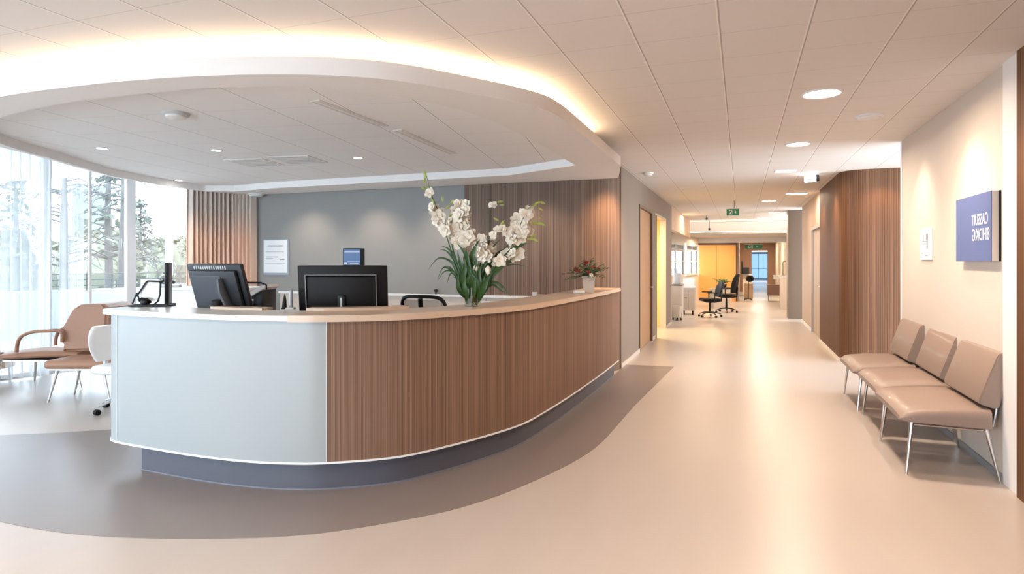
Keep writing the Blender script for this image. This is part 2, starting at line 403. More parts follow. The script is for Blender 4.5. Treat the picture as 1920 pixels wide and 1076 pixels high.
# dado of pale panels behind the desk
b = B(); b.box((-7.0, YB-.035, 0), (-2.1, YB, .985)); b.build('trim_4', M_cream, kind=S)
b = B(); b.box((-7.02, YB-.06, .985), (-2.1, YB, 1.02), .004); b.build('trim_5', M_white, kind=S)
b = B()
for x in (-6.3, -5.6, -4.75, -4.1, -3.4, -2.8): b.box((x-.004, YB-.037, .1), (x+.004, YB-.033, .97))
b.build('trim_6', M_browntrim, kind=S)
# corridor left wall with two door openings
def yw(p, X=XL): return onX(p, X)
Yd1a, Yd1b, Yd2a, Yd2b, Yend = 10.45, 12.05, 12.45, 14.3, 15.6
TH = .12
for i, (a, c, z0) in enumerate(((8.76, Yd1a, 0), (Yd1b, Yd2a, 0), (Yd2b, Yend, 0), (Yd1a, Yd1b, 2.45), (Yd2a, Yd2b, 2.45))):
    b = B(); b.box((XL-TH, a, z0), (XL, c, CEIL)); b.build('wall_west', M_twall, kind=S)
b = B(); b.box((XL-TH, Yend, 2.28), (XL, 21.6, CEIL)); b.build('wall_header', M_peach, kind=S)
b = B()
for a, c in ((8.76, Yd1a), (Yd1b, Yd2a), (Yd2b, Yend)): b.box((XL, a, 0), (XL+.012, c, .06))
b.build('baseboard_west', M_cream, kind=S)
# door 1: veneer leaf
def frame(name, X, a, c, zt, m, w=.05, dep=TH, side=1):
    b = B(); x0, x1 = (X-dep, X+.012) if side > 0 else (X-.012, X+dep)
    b.box((x0, a, 0), (x1, a+w, zt)); b.box((x0, c-w, 0), (x1, c, zt)); b.box((x0, a+w, zt-w), (x1, c-w, zt)); return b.build(name, m, kind=S)
f = frame('door_1', XL, Yd1a, Yd1b, 2.45, M_dkwood)
b = B(); b.boxuv((XL-.07, Yd1a+.05, .01), (XL-.03, Yd1b-.05, 2.40)); lf = b.build('door_leaf', W_door, f)
b = B(); b.tube([(XL-.03, Yd1b-.14, 1.02), (XL+.03, Yd1b-.14, 1.02), (XL+.03, Yd1b-.27, 1.02)], .01); b.build('door_handle', M_steel, lf)
# door 2: open doorway into a lit yellow room
f = frame('door_2', XL, Yd2a, Yd2b, 2.45, M_cream)
b = B(); b.box((XL-.11, Yd2a+.02, 0), (XL+.03, Yd2a+.06, 2.4)); b.build('door_edge', M_dkwood, f)
b = B(); b.box((-3.4, Yd2a-.5, 0), (-3.3, Yd2b+.6, 2.6)); b.box((-3.4, Yd2b+.6, 0), (XL-TH, Yd2b+.7, 2.6)); b.box((-3.4, Yd2a-.6, 0), (XL-TH, Yd2a-.5, 2.6)); b.box((-3.4, Yd2a-.6, 2.6), (XL-TH, Yd2b+.7, 2.65)); b.build('wall_side_room', M_yellow, kind=S)
# veneer boards hiding the cavity behind the west wall
# alcove (nurses' station): angled window wall
aw = [(-2.55, Yend+.1), (-2.45, 18.2), (-1.52, 25.0)]
b = B(); b.box((-2.75, Yend-.1, 0), (XL-.01, Yend, 2.9)); b.build('wall_alcove', M_cream, kind=S)
b = B(); b.ribbon(aw, 0, 1.0, .1); b.ribbon(aw, 2.15, 2.84, .1); b.build('wall_alcove', M_paint, kind=S)
def lerp(p, q, t): return (p[0]+(q[0]-p[0])*t, p[1]+(q[1]-p[1])*t)
def window(n, p, q, z0, z1, fw=.05, dep=.08, bars=(), vbars=(), m=M_white, glass=None):
    L = math.dist(p, q); ang = math.atan2(q[1]-p[1], q[0]-p[0]); M = Matrix.Translation((p[0], p[1], 0)) @ Matrix.Rotation(ang, 4, 'Z')
    b = B(); b.box((0, -dep/2, z0), (fw, dep/2, z1), mtx=M); b.box((L-fw, -dep/2, z0), (L, dep/2, z1), mtx=M)
    b.box((fw, -dep/2, z0), (L-fw, dep/2, z0+fw), mtx=M); b.box((fw, -dep/2, z1-fw*1.6), (L-fw, dep/2, z1), mtx=M)
    for z in bars: b.box((fw, -dep*.3, z-.015), (L-fw, dep*.3, z+.015), mtx=M)
    for u in vbars: b.box((u*L-.014, -dep*.3, z0+fw), (u*L+.014, dep*.3, z1-fw*1.6), mtx=M)
    f = b.build(n, m, kind=S)
    b = B(); b.box((fw, -.006, z0+fw), (L-fw, .006, z1-fw*1.6), mtx=M); b.build('window_pane', glass or M_glass, f)
    return f
for i, (t0, t1) in enumerate(((.02, .22), (.27, .62), (.67, .95))):
    window('window_%d' % (i+11), lerp(aw[1], aw[2], t0), lerp(aw[1], aw[2], t1), 1.0, 2.15, fw=.06, bars=(1.9, 1.5), vbars=(.5,), glass=MATS.get('station_glass') or glass_mat('station_glass', (.5, .53, .53), .05))
b = B(); b.box((-2.6, 18.15, 0), (-2.4, 18.3, 2.84)); b.build('wall_alcove', M_paint, kind=S)
# right side: nearest wall piece, its end, then the veneered bulge and corridor wall
b = B(); b.box((XR, 5.12, 0), (XR+.2, 8.04, CEIL)); b.build('wall_east', M_rwall, kind=S)
b = B(); b.box((XR-.006, 8.0, 0), (XR+.206, 8.06, CEIL)); b.build('trim_7', M_white, kind=S)
b = B(); b.box((XR-.015, 4.86, 0), (XR+.2, 5.12, CEIL)); b.build('trim_8', M_paint, kind=S)
b = B(); b.ribbon([(XR-.03, -4), (XR-.03, 4.85)][::-1], 0, CEIL, .2); b.build('wall_east_veneer', W_right, kind=S)
b = B(); b.box((XR-.012, 5.12, 0), (XR, 8.0, .05)); b.build('baseboard_east', M_grey, kind=S)
r0 = .32; cx, cy = XB+r0-.03, 10.30+r0
bul = [(6, 10.30), (cx, 10.30)] + [(cx-r0*math.sin(a), cy-r0*math.cos(a)) for a in [PI/2*i/10 for i in range(1, 11)]] + [(XB-.03, 13.05)]
b = B(); b.ribbon(bul[::-1], 0, CEIL, .12)
b.build('wall_bulge', W_right, kind=S, smooth=True)
b = B(); b.ribbon([(p[0], p[1]) for p in offset(bul[::-1], -.012)], 0, .05, .012); b.build('baseboard_bulge', M_paint, kind=S)
f = frame('door_3', XB, 13.05, 14.75, 2.22, M_steel, w=.06, side=-1)
b = B(); b.boxuv((XB+.03, 13.11, .01), (XB+.07, 14.69, 2.16)); lf = b.build('door_leaf', mat('beige_door', (.46, .37, .30), .5), f)
b = B(); b.tube([(XB+.03, 13.25, 1.02), (XB-.03, 13.25, 1.02), (XB-.03, 13.4, 1.02)], .012); b.cbox((XB+.025, 13.25, .9), (.01, .05, .3)); b.build('door_handle', M_chrome, lf)
b = B(); b.box((XB, 13.05, 2.22), (XB+.12, 14.75, CEIL)); b.box((XB, 14.75, 0), (XB+.12, 17.0, CEIL)); b.build('wall_corridor', mat('warm_beige_paint', (.50, .38, .29), .6), kind=S)
b = B(); b.box((XB-.012, 14.75, 0), (XB, 17.0, .07)); b.build('baseboard_corridor', M_paint, kind=S)
b = B(); b.box((1.18, 17.9, 0), (1.5, 18.5, CEIL)); b.box((1.165, 17.88, 0), (1.18, 18.5, CEIL)); b.build('wall_pillar', M_twall, kind=S)
b = B(); b.box((1.5, 17.0, 0), (5, 17.1, CEIL)); b.build('wall_corridor', M_cream, kind=S)
b = B(); b.box((1.55, 18.6, 0), (1.65, 33, 2.4)); b.build('wall_far_east', M_cream, kind=S)
# orange cupboard wall and far corridor
b = B(); b.box((-1.52, 25.0, 0), (-.16, 25.1, 2.4)); b.build('wall_orange', M_orange, kind=S)
b = B(); b.box((-1.55, 24.93, 2.13), (-.12, 25.0, 2.2)); b.box((-.18, 24.93, 0), (-.12, 25.0, 2.13)); b.box((-.88, 24.99, 0), (-.872, 25.0, 2.1)); b.build('trim_9', M_dkwood, kind=S)
b = B(); b.box((-1.6, 24.95, 2.2), (6, 25.0, 2.4)); b.build('wall_header', M_paint, kind=S)
b = B(); b.box((-.16, 25.1, 0), (-.06, 33, 2.4)); b.build('wall_far_west', M_cream, kind=S)
b = B(); b.box((-.2, 33, 0), (.50, 33.15, 2.4)); b.box((1.22, 33, 0), (2.0, 33.15, 2.4)); b.box((.50, 33, 2.02), (1.22, 33.15, 2.4)); b.build('wall_portal', mat('red_brown_veneer', (.30, .17, .11), .5), kind=S)
b = B(); b.box((.35, 33.15, 0), (.45, 56, 2.4)); b.box((2.3, 33.15, 0), (2.4, 56, 2.4)); b.build('wall_far_passage', mat('cool_paint', (.5, .5, .52), .6), kind=S)
window('door_4', (.45, 55.5), (2.3, 55.5), 0, 2.3, fw=.12, vbars=(.5,), bars=(.9,), m=mat('blue_grey_frame', (.3, .38, .5), .5), glass=glass_mat('blue_door_glass', (.20, .25, .31), .03))
area('far_daylight', (1.3, 50, 2.3), 2.5, 120, (.75, .88, 1), shape='DISK')

# ------------------------------------------------------------------ curved window wall on the left
WP = [(-8.02, 8.22), (-8.50, 6.75), (-8.78, 5.75), (-8.98, 4.7), (-9.15, 3.3), (-9.2, 1.2), (-9.2, -1.2), (-9.2, -4)]
for i in range(7):
    window('window_%d' % (i+1), WP[i], WP[i+1], 0, 3.16, fw=.07 if i < 1 else .05, dep=.1, vbars=() if i == 0 else (.5,) if i < 4 else (), m=M_white)
    p, q = WP[i], WP[i+1]; L = math.dist(p, q); mid = lerp(p, q, .5); ang = math.atan2(q[1]-p[1], q[0]-p[0])
    o = area('window_portal', (mid[0]-.15, mid[1], 1.6), L, 1, rot=(PI/2, 0, ang), shape='RECTANGLE', sy=3.1, portal=True)
    # make sure the portal looks into the room (+x)
    d = o.matrix_world.to_quaternion() @ Vector((0, 0, -1))
    e = Matrix.Rotation(ang, 3, 'Z') @ Matrix.Rotation(PI/2, 3, 'X') @ Vector((0, 0, -1))
    if e.x < 0: o.rotation_euler = (-PI/2, 0, ang)

for i in range(3):
    p, q = SOUTH_FILL_GLASS[i], SOUTH_FILL_GLASS[i+1]; window('window_%d' % (i+8), p, q, 0, 2.55, fw=.06)  # added south windows, out of view, there to brighten the room
    area('window_portal', ((p[0]+q[0])/2, -4.25, 1.3), 2.8, 1, rot=(PI/2, 0, PI), shape='RECTANGLE', sy=2.5, portal=True)
# ------------------------------------------------------------------ dropped oval canopy over the desk
def resample(poly, c, n):
    out = []
    m = len(poly)
    for k in range(n):
        a = 2*PI*k/n; dx, dy = math.cos(a), math.sin(a); best = None
        for i in range(m):
            x1, y1 = poly[i][0]-c[0], poly[i][1]-c[1]; x2, y2 = poly[(i+1) % m][0]-c[0], poly[(i+1) % m][1]-c[1]
            ex, ey = x2-x1, y2-y1; det = dx*(-ey)+ex*dy
            if abs(det) < 1e-12: continue
            t = (x1*(-ey)+ex*y1)/det; s = (dx*y1-dy*x1)/det
            if t > 0 and -1e-9 <= s <= 1+1e-9 and (best is None or t > best): best = t
        out.append((c[0]+dx*best, c[1]+dy*best))
    return out
o_front = spline([(-6.9, 4.4, 0), (-6.55, 3.72, 0), (-5.95, 3.1, 0), (-4.9, 2.78, 0), (-3.7, 2.76, 0), (-2.75, 2.92, 0), (-2.06, 3.25, 0), (-1.62, 3.81, 0), (-1.37, 4.25, 0), (-1.30, 4.6, 0), (-1.29, 5.3, 0), (-1.30, 7.2, 0)], 8)
outer = [tuple(p)[:2] for p in o_front] + [(-1.52, 8.24), (-7.6, 8.24), (-7.95, 7.6), (-7.9, 6.7), (-7.65, 5.75)]
i_front = spline([(-6.86, 4.42, 0), (-6.45, 3.80, 0), (-5.75, 3.30, 0), (-4.8, 3.05, 0), (-3.75, 3.02, 0), (-2.95, 3.12, 0), (-2.3, 3.5, 0), (-1.95, 4.05, 0), (-1.82, 4.7, 0), (-1.78, 5.5, 0), (-1.78, 6.98, 0)], 8)
inner = [tuple(p)[:2] for p in i_front] + [(-2.8, 7.5), (-6.6, 7.6), (-7.5, 7.75), (-7.9, 7.55), (-7.86, 6.72), (-7.61, 5.78), (-6.88, 4.5)]
cc0 = (-4.2, 5.6); NN = 720
RO, RI = resample(outer, cc0, NN), resample(inner, cc0, NN)
canopy = B(); Z0, Z1 = 2.60, 2.705
bm = canopy.bm
vo0 = [bm.verts.new((*p, Z0)) for p in RO]; vo1 = [bm.verts.new((*p, Z1)) for p in RO]; vi0 = [bm.verts.new((*p, Z0)) for p in RI]; vi1 = [bm.verts.new((*p, Z1-.01)) for p in RI]
for i in range(NN):
    j = (i+1) % NN
    bm.faces.new((vo0[i], vo0[j], vo1[j], vo1[i])); bm.faces.new((vi0[j], vi0[i], vi1[i], vi1[j])); bm.faces.new((vo0[j], vo0[i], vi0[i], vi0[j]))
bm.faces.new(vo1)
canopy = canopy.build('ceiling_canopy', M_plaster, smooth=True, angle=30, recalc=True, kind=S)
b = B(); bm = b.bm; b.bm.faces.new([bm.verts.new((*p, Z1-.012)) for p in RI][::-1]); b.build('canopy_tiles', M_ceil2, canopy, recalc=False)
led = [tuple(p)[:2] for p in o_front][4:-4]; L1 = offset(led, .20); L2 = offset(led, .235)
b = B(); bm = b.bm
for i in range(len(L1)-1): bm.faces.new([bm.verts.new((*p, Z1+.012)) for p in (L1[i], L1[i+1], L2[i+1], L2[i])])
b.build('led_strip', M_led, canopy, recalc=True)

# ================================================================== reception desk
PANEL = [(-4.38, 3.62), (-4.42, 3.42), (-4.36, 3.315), (-4.245, 3.272), (-4.052, 3.252), (-3.484, 3.222), (-3.032, 3.244), (-2.711, 3.315), (-2.52, 3.396), (-2.274, 3.556), (-2.10, 3.73), (-1.926, 4.04), (-1.76, 4.41), (-1.645, 4.78), (-1.60, 5.2), (-1.565, 5.75), (-1.54, 6.4), (-1.52, 7.2), (-1.515, 8.22)]
PS = [tuple(p)[:2] for p in spline([(x, y, 0) for x, y in PANEL], 8)]
iw = min(range(len(PS)), key=lambda i: math.dist(PS[i], (-2.52, 3.396)))
il = min(range(len(PS)), key=lambda i: math.dist(PS[i], (-4.245, 3.272)))
ik = min(range(len(PS)), key=lambda i: math.dist(PS[i], (-1.645, 4.78)))
desk = thing('reception_desk', 'long curved reception desk with white front, walnut veneer front and dark recessed plinth', 'reception desk')
PT = 1.115
b = B(); b.ribbon(PS[il:iw+1], .2, PT, .025); b.build('front_panel', M_deskw, desk, smooth=True)['label'] = 'white laminate curved front panel'
b = B(); b.ribbon(PS[:il+1], .2, PT, .025); b.build('end_panel', M_deskw, desk, smooth=True)
b = B(); b.ribbon([PS[il], lerp(PS[il], PS[il+1], .007/math.dist(PS[il], PS[il+1]))], .2, PT, -.003); b.build('edge_strip', M_lgrey, desk)
W_deskA = W_desk
b = B(); b.ribbon(PS[iw:ik+1], .2, PT, .025); b.build('veneer_panel', W_desk, desk, smooth=True)['label'] = 'curved walnut veneer front panel'
b = B(); b.ribbon(PS[ik:], .2, PT, .025, u0=3.3); b.build('veneer_panel', W_desk, desk, smooth=True)['label'] = 'straight walnut veneer side panel'
b = B(); b.ribbon([lerp(PS[iw], PS[iw-1], .007/math.dist(PS[iw], PS[iw-1])), PS[iw]], .2, PT, -.003); b.build('edge_strip', M_lgrey, desk)
b = B(); b.ribbon(offset(PS, -.006), .188, .2, .02); b.build('bottom_trim', M_paper, desk, smooth=True)
# plinth
PL = offset(PS, .06); k0 = min(range(len(PL)), key=lambda i: math.dist(PL[i], (-4.03, 3.32)))
b = B(); b.ribbon(PL[k0:], .0, .19, .04); b.ribbon([(PL[k0][0]+.02, 4.0), (PL[k0][0], PL[k0][1]+.01)], 0, .19, .04); b.build('plinth', M_plinth, desk, smooth=True)
b = B(); b.ribbon(offset(PL[k0:], -.006), .0, .012, .012); b.build('plinth_trim', mat('plinth_edge', (.17, .18, .23), .4), desk, smooth=True)
# body underside
b = B(); b.ribbon(offset(PS[il:], .03), .19, .21, .30); b.build('underside', M_dark, desk, smooth=True)
# counter tops
OT = offset(PS, -.03)
def ctop(name, i0, i1, w, m, z0=PT, z1=1.15):
    b = B(); b.ribbon(OT[i0:i1], z0, z1, w); return b.build(name, m, desk, smooth=True)
kk = min(range(len(PS)), key=lambda i: math.dist(PS[i], (-2.73, 3.31)))
cw = .43
# white part with rounded left end
out_w = OT[il:kk+1]; in_w = offset(OT[il:kk+1], cw)
end = spline([(*out_w[0], 0), (-4.40, 3.28, 0), (-4.47, 3.42, 0), (-4.44, 3.6, 0), (-4.25, 3.73, 0), (*in_w[0], 0)], 6)
poly = [tuple(p)[:2] for p in end][::-1]
poly = in_w[::-1] + [tuple(p)[:2] for p in end][::-1][1:-1] + out_w
b = B(); b.prism(poly, PT, 1.15); b.build('countertop', M_ctop_w, desk)['label'] = 'pale countertop with rounded end'
b = B(); b.ribbon(OT[kk:], PT-.006, 1.152, cw); b.build('countertop', M_ctop_b, desk, smooth=True)['label'] = 'beige countertop'
# raised ledges at the back of the counter in front of the monitors
Q = offset(OT, cw-.05)
j0 = min(range(len(Q)), key=lambda i: abs(Q[i][0]+3.72)+(0 if i > il else 9)); j1 = min(range(len(Q)), key=lambda i: abs(Q[i][0]+3.14)+(0 if i > il else 9))
b = B(); b.ribbon(Q[j0:j1], 1.15, 1.166, .12); b.build('ledge', M_ctop_b, desk, smooth=True)
j0 = kk-1; j1 = min(range(len(Q)), key=lambda i: abs(Q[i][0]+2.28)+(0 if i > kk else 9))
b = B(); b.ribbon(Q[j0:j1], 1.152, 1.172, .12); b.build('ledge', M_ctop_b, desk, smooth=True)
# inner work surface, lower
b = B(); WI = offset(OT, cw-.1); b.ribbon(WI[il+4:-14], .72, .75, .75); b.build('work_surface', M_ctop_b, desk, smooth=True)
b = B(); b.ribbon(offset(OT, cw-.03)[il+4:-6], .75, PT, .02); b.build('back_panel', M_cream, desk, smooth=True)

# ================================================================== lamps
def downlight(px, py, r, power, label, z=CEIL, col=NEUT, sq=False, d=None, group='round ceiling downlights', emat=None, spread=3.0):
    p = at(px, py, z); t = thing('ceiling_light', label, 'ceiling light', (p.x, p.y, z), group=None)
    b = B()
    if sq: b.box((-r, -r*.5, -.012), (r, r*.5, 0)); 
    else: b.lathe([(r*1.12, 0), (r*1.12, -.006), (r*1.0, -.01), (r*.95, -.004), (r*.9, 0)], 28)
    b.build('trim_ring' if not sq else 'housing', M_white, t, smooth=not sq)
    b = B()
    if sq: b.box((-r*.92, -r*.42, -.016), (r*.92, r*.42, -.0121))
    else: b.lathe([(r*.9, -.0035), (r*.9, -.0065)], 24)
    b.build('diffuser', emat or M_diff, t)
    if power: area('lamp', (0, 0, -.03), r*1.7, power, col, parent=t, spread=spread)
    return t
CW = (1.0, .75, .55)
downlight(1541, 175, .14, 40, 'largest round ceiling downlight, nearest above the corridor', col=CW)
downlight(1496, 270, .125, 28, 'round downlight, second along the corridor ceiling', col=CW)
downlight(1473, 320, .15, 18, 'flat bright lamp in corridor ceiling, third from the near end', col=CW, sq=True)
downlight(1494, 362, .2, 17, 'brightest rectangular lamp in the corridor ceiling near the slatted corner', col=CW, sq=True)
downlight(1442, 376, .15, 14, 'small flat lamp in ceiling beyond the rectangular bright one', col=CW, sq=True)
downlight(1452, 398, .15, 14, 'thin lamp strip in ceiling just right of the exit sign', col=CW, sq=True)
downlight(1430, 408, .15, 12, 'farthest lamp strip in corridor ceiling before the glowing cove', col=CW, sq=True)
# added fill lights without fittings, unseen behind and beside the camera
for i, (x, y, w) in enumerate(((.6, 2.4, 36), (.6, -1.0, 50), (-3.2, .6, 36), (-6.2, .2, 20), (-3.2, -2.4, 30))):
    area('entrance_fill', (x, y, CEIL-.03), .24, w, CW if x > -1 else NEUT, spread=2.6)
RZ = Z1-.012
CLD = (1.0, .93, .86)
for px, py, w, lab in ((191, 277, 3, 'small recessed spot nearest the sheer curtains'), (406, 281, 3, 'small bright spot in the white canopy above the left monitor'),
                    (496, 301, 3, 'small spot beside the flush vent in the white canopy'), (671, 295, 3, 'small flat spot in the white canopy above the small tablet'),
                    (335, 337, 3, 'small spot in the canopy by the window edge')):
    t = downlight(px, py, .05, 0, lab, z=RZ-.001, emat=M_spot)
    spot('lamp', (0, 0, -.02), (0, 0, -2), w*6, (1, .95, .88), 110, .8, .03, parent=t)
# wall washers for the grey wall and the sign wall, far cove, station
for x in (-6.4, -5.2, -4.05, -2.6):
    spot('wall_washer', (x, YB-.6, 2.57), (x, YB, 1.1), 34, (1, .76, .56), 100, 1.0, .06)
for y in (5.75, 7.15):
    spot('wall_washer', (XR-.42, y, CEIL-.03), (XR-.02, y-.02, 1.0), 50, (1, .76, .56), 82, 1.0, .06)
spot('wall_washer', (XR-.42, 4.6, CEIL-.03), (XR-.08, 4.5, .9), 35, (1, .62, .36), 75, .7, .04)
for y in (10.9, 12.4): spot('wall_washer', (XB-.4, y, CEIL-.03), (XB, y, 1.2), 50, (1, .62, .34), 85, .8, .04)
spot('wall_washer', (1.9, 9.9, CEIL-.03), (1.9, 10.3, 1.4), 26, (1, .6, .32), 95, .8, .04)
spot('wall_washer', (-1.15, 8.0, 2.78), (-1.75, 8.5, 1.2), 120, (1, .55, .27), 80, .8, .04)
area('lamp_side_room', (-2.5, 13.4, 2.5), .8, 75, (1, .80, .5))
area('lamp_station', (-1.2, 18.5, 2.8), 1.0, 40, (1, .78, .55), spread=3)
area('lamp_station', (-.9, 23.6, 2.38), .6, 45, (1, .74, .48), spread=3)
area('lamp_far', (.6, 20, 2.8), .6, 25, (1, .74, .5))
area('lamp_far', (.6, 27, 2.38), .6, 60, (1, .78, .55)); area('lamp_far', (.7, 31, 2.38), .5, 45, (1, .78, .55))
# ------------------------------------------------------------------ ceiling bits
def disc(name, label, cat, px, py, z, r, h=.035, m=M_white):
    p = at(px, py, z); t = thing(name, label, cat, (p.x, p.y, z))
    b = B(); b.lathe([(r, 0), (r, -h*.4), (r*.86, -h*.5)], 28); b.build('base_ring', m, t, smooth=True)
    b = B(); b.lathe([(r*.78, -h*.5), (r*.78, -h*.8), (r*.6, -h), (.001, -h)], 28); b.build('cap', M_paint, t, smooth=True)
disc('ceiling_speaker', 'round white disc on corridor ceiling right of the large downlight', 'ceiling speaker', 1629, 217, CEIL, .12)
disc('smoke_detector', 'round white detector on the white canopy above the left monitor', 'smoke detector', 330, 212, RZ-.001, .10, .045, M_lgrey)
disc('smoke_detector', 'small detector on ceiling left of corridor near the grey wall', 'smoke detector', 1215, 324, CEIL, .08, .05)
disc('smoke_detector', 'white dome under the canopy edge beside the curtain', 'smoke detector', 480, 363, Z0, .13, .05)
p = at(1518, 326, CEIL); t = thing('track_spotlight', 'small bright swivel spotlight on ceiling beside the third lamp', 'spotlight', tuple(p))
b = B(); b.lathe([(.05, 0), (.05, -.02), (.012, -.025), (.012, -.06)], 16); b.build('mount', M_white, t, smooth=True)
b = B(); b.tube([(.09, 0, -.07), (-.07, 0, -.085)], .045, 14); b.build('lamp_head', M_spot, t, smooth=True)
b = B(); b.tube([(.13, 0, -.066), (.085, 0, -.07)], .05, 14); b.build('rear_cap', M_dark, t, smooth=True)
for k, (px, py) in enumerate(((1325, 404), (1330, 424))):
    p = at(px, py, CEIL) if k == 0 else pp(px, py, 20.3); t = thing('pendant_sensor', ('dark thin sensor hanging from the ceiling left of the exit sign', 'dark fitting hanging in front of the glowing far cove')[k], 'sensor', tuple(p))
    b = B(); b.tube([(0, 0, CEIL-p.z), (0, 0, -.06)], .008, 8); b.build('rod', M_dark, t)
    b = B(); b.lathe([(.02, -.06), (.035, -.08), (.03, -.12), (.01, -.13)], 12); b.build('head', M_dark, t, smooth=True)
# flush vents and slot diffusers in the recess
def vent(name, label, c, sx, sy, rz=0.0, z=RZ-.001, slots=5, mm=M_paint):
    t = thing(name, label, 'air vent', (c.x, c.y, z), rz)
    b = B(); b.box((-sx/2, -sy/2, -.008), (sx/2, sy/2, 0)); b.build('plate', mm, t)
    b = B()
    for i in range(slots):
        y = -sy*.4+sy*.8*i/max(1, slots-1); b.box((-sx*.44, y-sy*.03, -.0095), (sx*.44, y+sy*.03, -.008))
    b.build('slots', M_lgrey, t)
vent('ceiling_vent', 'flat square vent plate in canopy tiles, left of the pair', at(478, 304, RZ), .5, .5, .17)
vent('ceiling_vent', 'flat square vent plate in canopy tiles, right of the pair', at(560, 299, RZ), .5, .5, .17)
for k, (a, c) in enumerate((((590, 188), (720, 236)), ((745, 243), (850, 288)))):
    A, C_ = at(*a, RZ), at(*c, RZ); L = (C_-A).length; m = (A+C_)/2; ang = math.atan2(C_.y-A.y, C_.x-A.x)
    t = thing('slot_diffuser', ('narrow slot air diffuser in canopy tiles, nearer half', 'narrow slot air diffuser in canopy tiles, farther half')[k], 'air vent', (m.x, m.y, RZ-.001), ang)
    b = B(); b.box((-L/2, -.045, -.006), (L/2, .045, 0)); b.build('plate', M_paint, t)
    b = B(); b.box((-L/2+.02, -.03, -.0075), (L/2-.02, -.024, -.006)); b.box((-L/2+.02, .024, -.0075), (L/2-.02, .03, -.006)); b.build('slots', M_lgrey, t)
# ------------------------------------------------------------------ exit signs
def exit_sign(label, p, w, h, rods, ang=0.0):
    t = thing('exit_sign', label, 'exit sign', tuple(p), ang)
    b = B(); b.box((-w/2, -.02, -h/2), (w/2, .02, h/2), .004); b.build('panel', emit('exit_panel', (.0, .16, .07), 1.0) if False else M_egreen, t)
    b = B(); b.box((-w/2-.008, -.015, h/2), (w/2+.008, .015, h/2+.012)); b.build('top_rail', M_paper, t); b = B(); b.box((-w/2-.008, -.015, -h/2-.012), (w/2+.008, .015, -h/2)); b.build('bottom_rail', M_paper, t)
    b = B(); y = -.0215
    # running figure and door, then the small arrow mark
    b.box((-w*.30, y, -h*.3), (-w*.27, -.02, h*.3)); b.box((-w*.06, y, -h*.3), (-w*.03, -.02, h*.3)); b.box((-w*.3, y, h*.25), (-w*.03, -.02, h*.32)); b.box((-w*.3, y, -h*.32), (-w*.03, -.02, -h*.25))
    b.tube([(-w*.24, y, -h*.24), (-w*.15, y, 0), (-w*.09, y, h*.2)], h*.06, 6)
    b.tube([(w*.14, y, h*.2), (w*.24, y, h*.14), (w*.24, y, -h*.2)], h*.05, 6); b.tube([(w*.14, y, -h*.02), (w*.24, y, -h*.05)], h*.05, 6)
    b.build('pictogram', M_letter, t)
    for r in rods:
        b = B(); b.tube([(r, 0, h/2+.01), (r, 0, CEIL-p.z if p.y < 21 else 2.40-p.z)], .006, 8); b.build('hanger_rod', M_dark, t)
p = pp(1374, 398, 13.8); exit_sign('green hanging exit sign nearest, in mid corridor', p, .26, .14, (.03,))
p = pp(1413, 462.5, 24.2); exit_sign('wider green exit sign farther off above the corridor opening', p, .62, .17, (-.2, .2))

# ================================================================== signs on the right wall
Y0, Y1, z0, z1 = 5.20, 5.95, 1.50, 1.99
t = thing('wall_sign', 'blue wall sign with white lettering above the chairs', 'sign', (XR, (Y0+Y1)/2, (z0+z1)/2))
h, w = (z1-z0)/2, (Y1-Y0)/2
b = B(); b.box((-.05, -w, -h), (0, w, h), .002); b.build('box', M_cream, t)
b = B(); b.box((-.056, -w+.002, -h), (-.05, w, h)); b.build('face', M_blue, t)
b = B(); b.box((-.012, -w-.01, -h), (0, -w-.001, h)); b.build('back_edge', M_black, t)
# the photo's lettering is mirrored and garbled: near-side aligned rows of bent strokes
text('CASSUIT', .115, M_letter, t, (-.0575, -w+.215, .055), (PI/2, 0, PI/2), sx=.75)
text('8HDKG', .125, M_letter, t, (-.0575, -w+.20, -.055), (PI/2, 0, PI/2), sx=.85)
t = thing('wall_notice', 'small white notice plate on the wall left of blue sign', 'sign', (XR, 7.02, 1.665))
b = B(); b.box((-.014, -.19, -.15), (0, .19, .15), .002); b.build('plate', M_paper, t)
b = B()
for y0_, y1_, a, c in ((.06, .075, .03, .09), (-.09, -.03, .04, .1), (-.1, .1, .028, .032), (-.05, -.04, -.05, .03), (-.09, -.08, -.05, .03), (.09, .115, -.09, -.08), (-.08, .02, -.115, -.108), (.07, .1, .088, .092)):
    b.box((-.0155, y0_, a), (-.014, y1_, c))
b.build('markings', M_ink, t)
# paper notice on the grey wall
nx = at(519, 482, 1.0); 
def wallpt(px, py, Yw):
    k = (px-960)/FPX; d = Yw/(k*SY+CY); return pd(px, d, zz(py, d))
A, C_ = wallpt(494, 449, YB), wallpt(541, 516, YB)
t = thing('notice_board', 'framed white paper notice on grey wall beside curtain', 'notice', ((A.x+C_.x)/2, YB+.02, (A.z+C_.z)/2)); w, h = (C_.x-A.x)/2, (A.z-C_.z)/2
b = B(); b.box((-w, -.02, -h), (w, 0, h), .003); b.build('frame', mat('blue_grey_plastic', (.28, .35, .43), .4), t)
b = B(); b.box((-w+.01, -.026, -h+.04), (w-.025, -.02, h-.012)); b.build('paper', M_paper, t)
b = B()
for zf, xa, xb, th in ((.30, -.8, .65, .003), (-.33, -.85, .75, .003), (.02, -.8, .2, .006), (-.08, -.8, -.2, .005), (-.13, .35, .7, .006)):
    b.box((w*xa, -.0275, h*zf-th), (w*xb, -.026, h*zf+th))
b.build('printed_lines', M_ink, t)
text('- FOOOMAUERIN', .042, M_ink, t, (-.01, -.0268, h*.62), (PI/2, 0, 0))

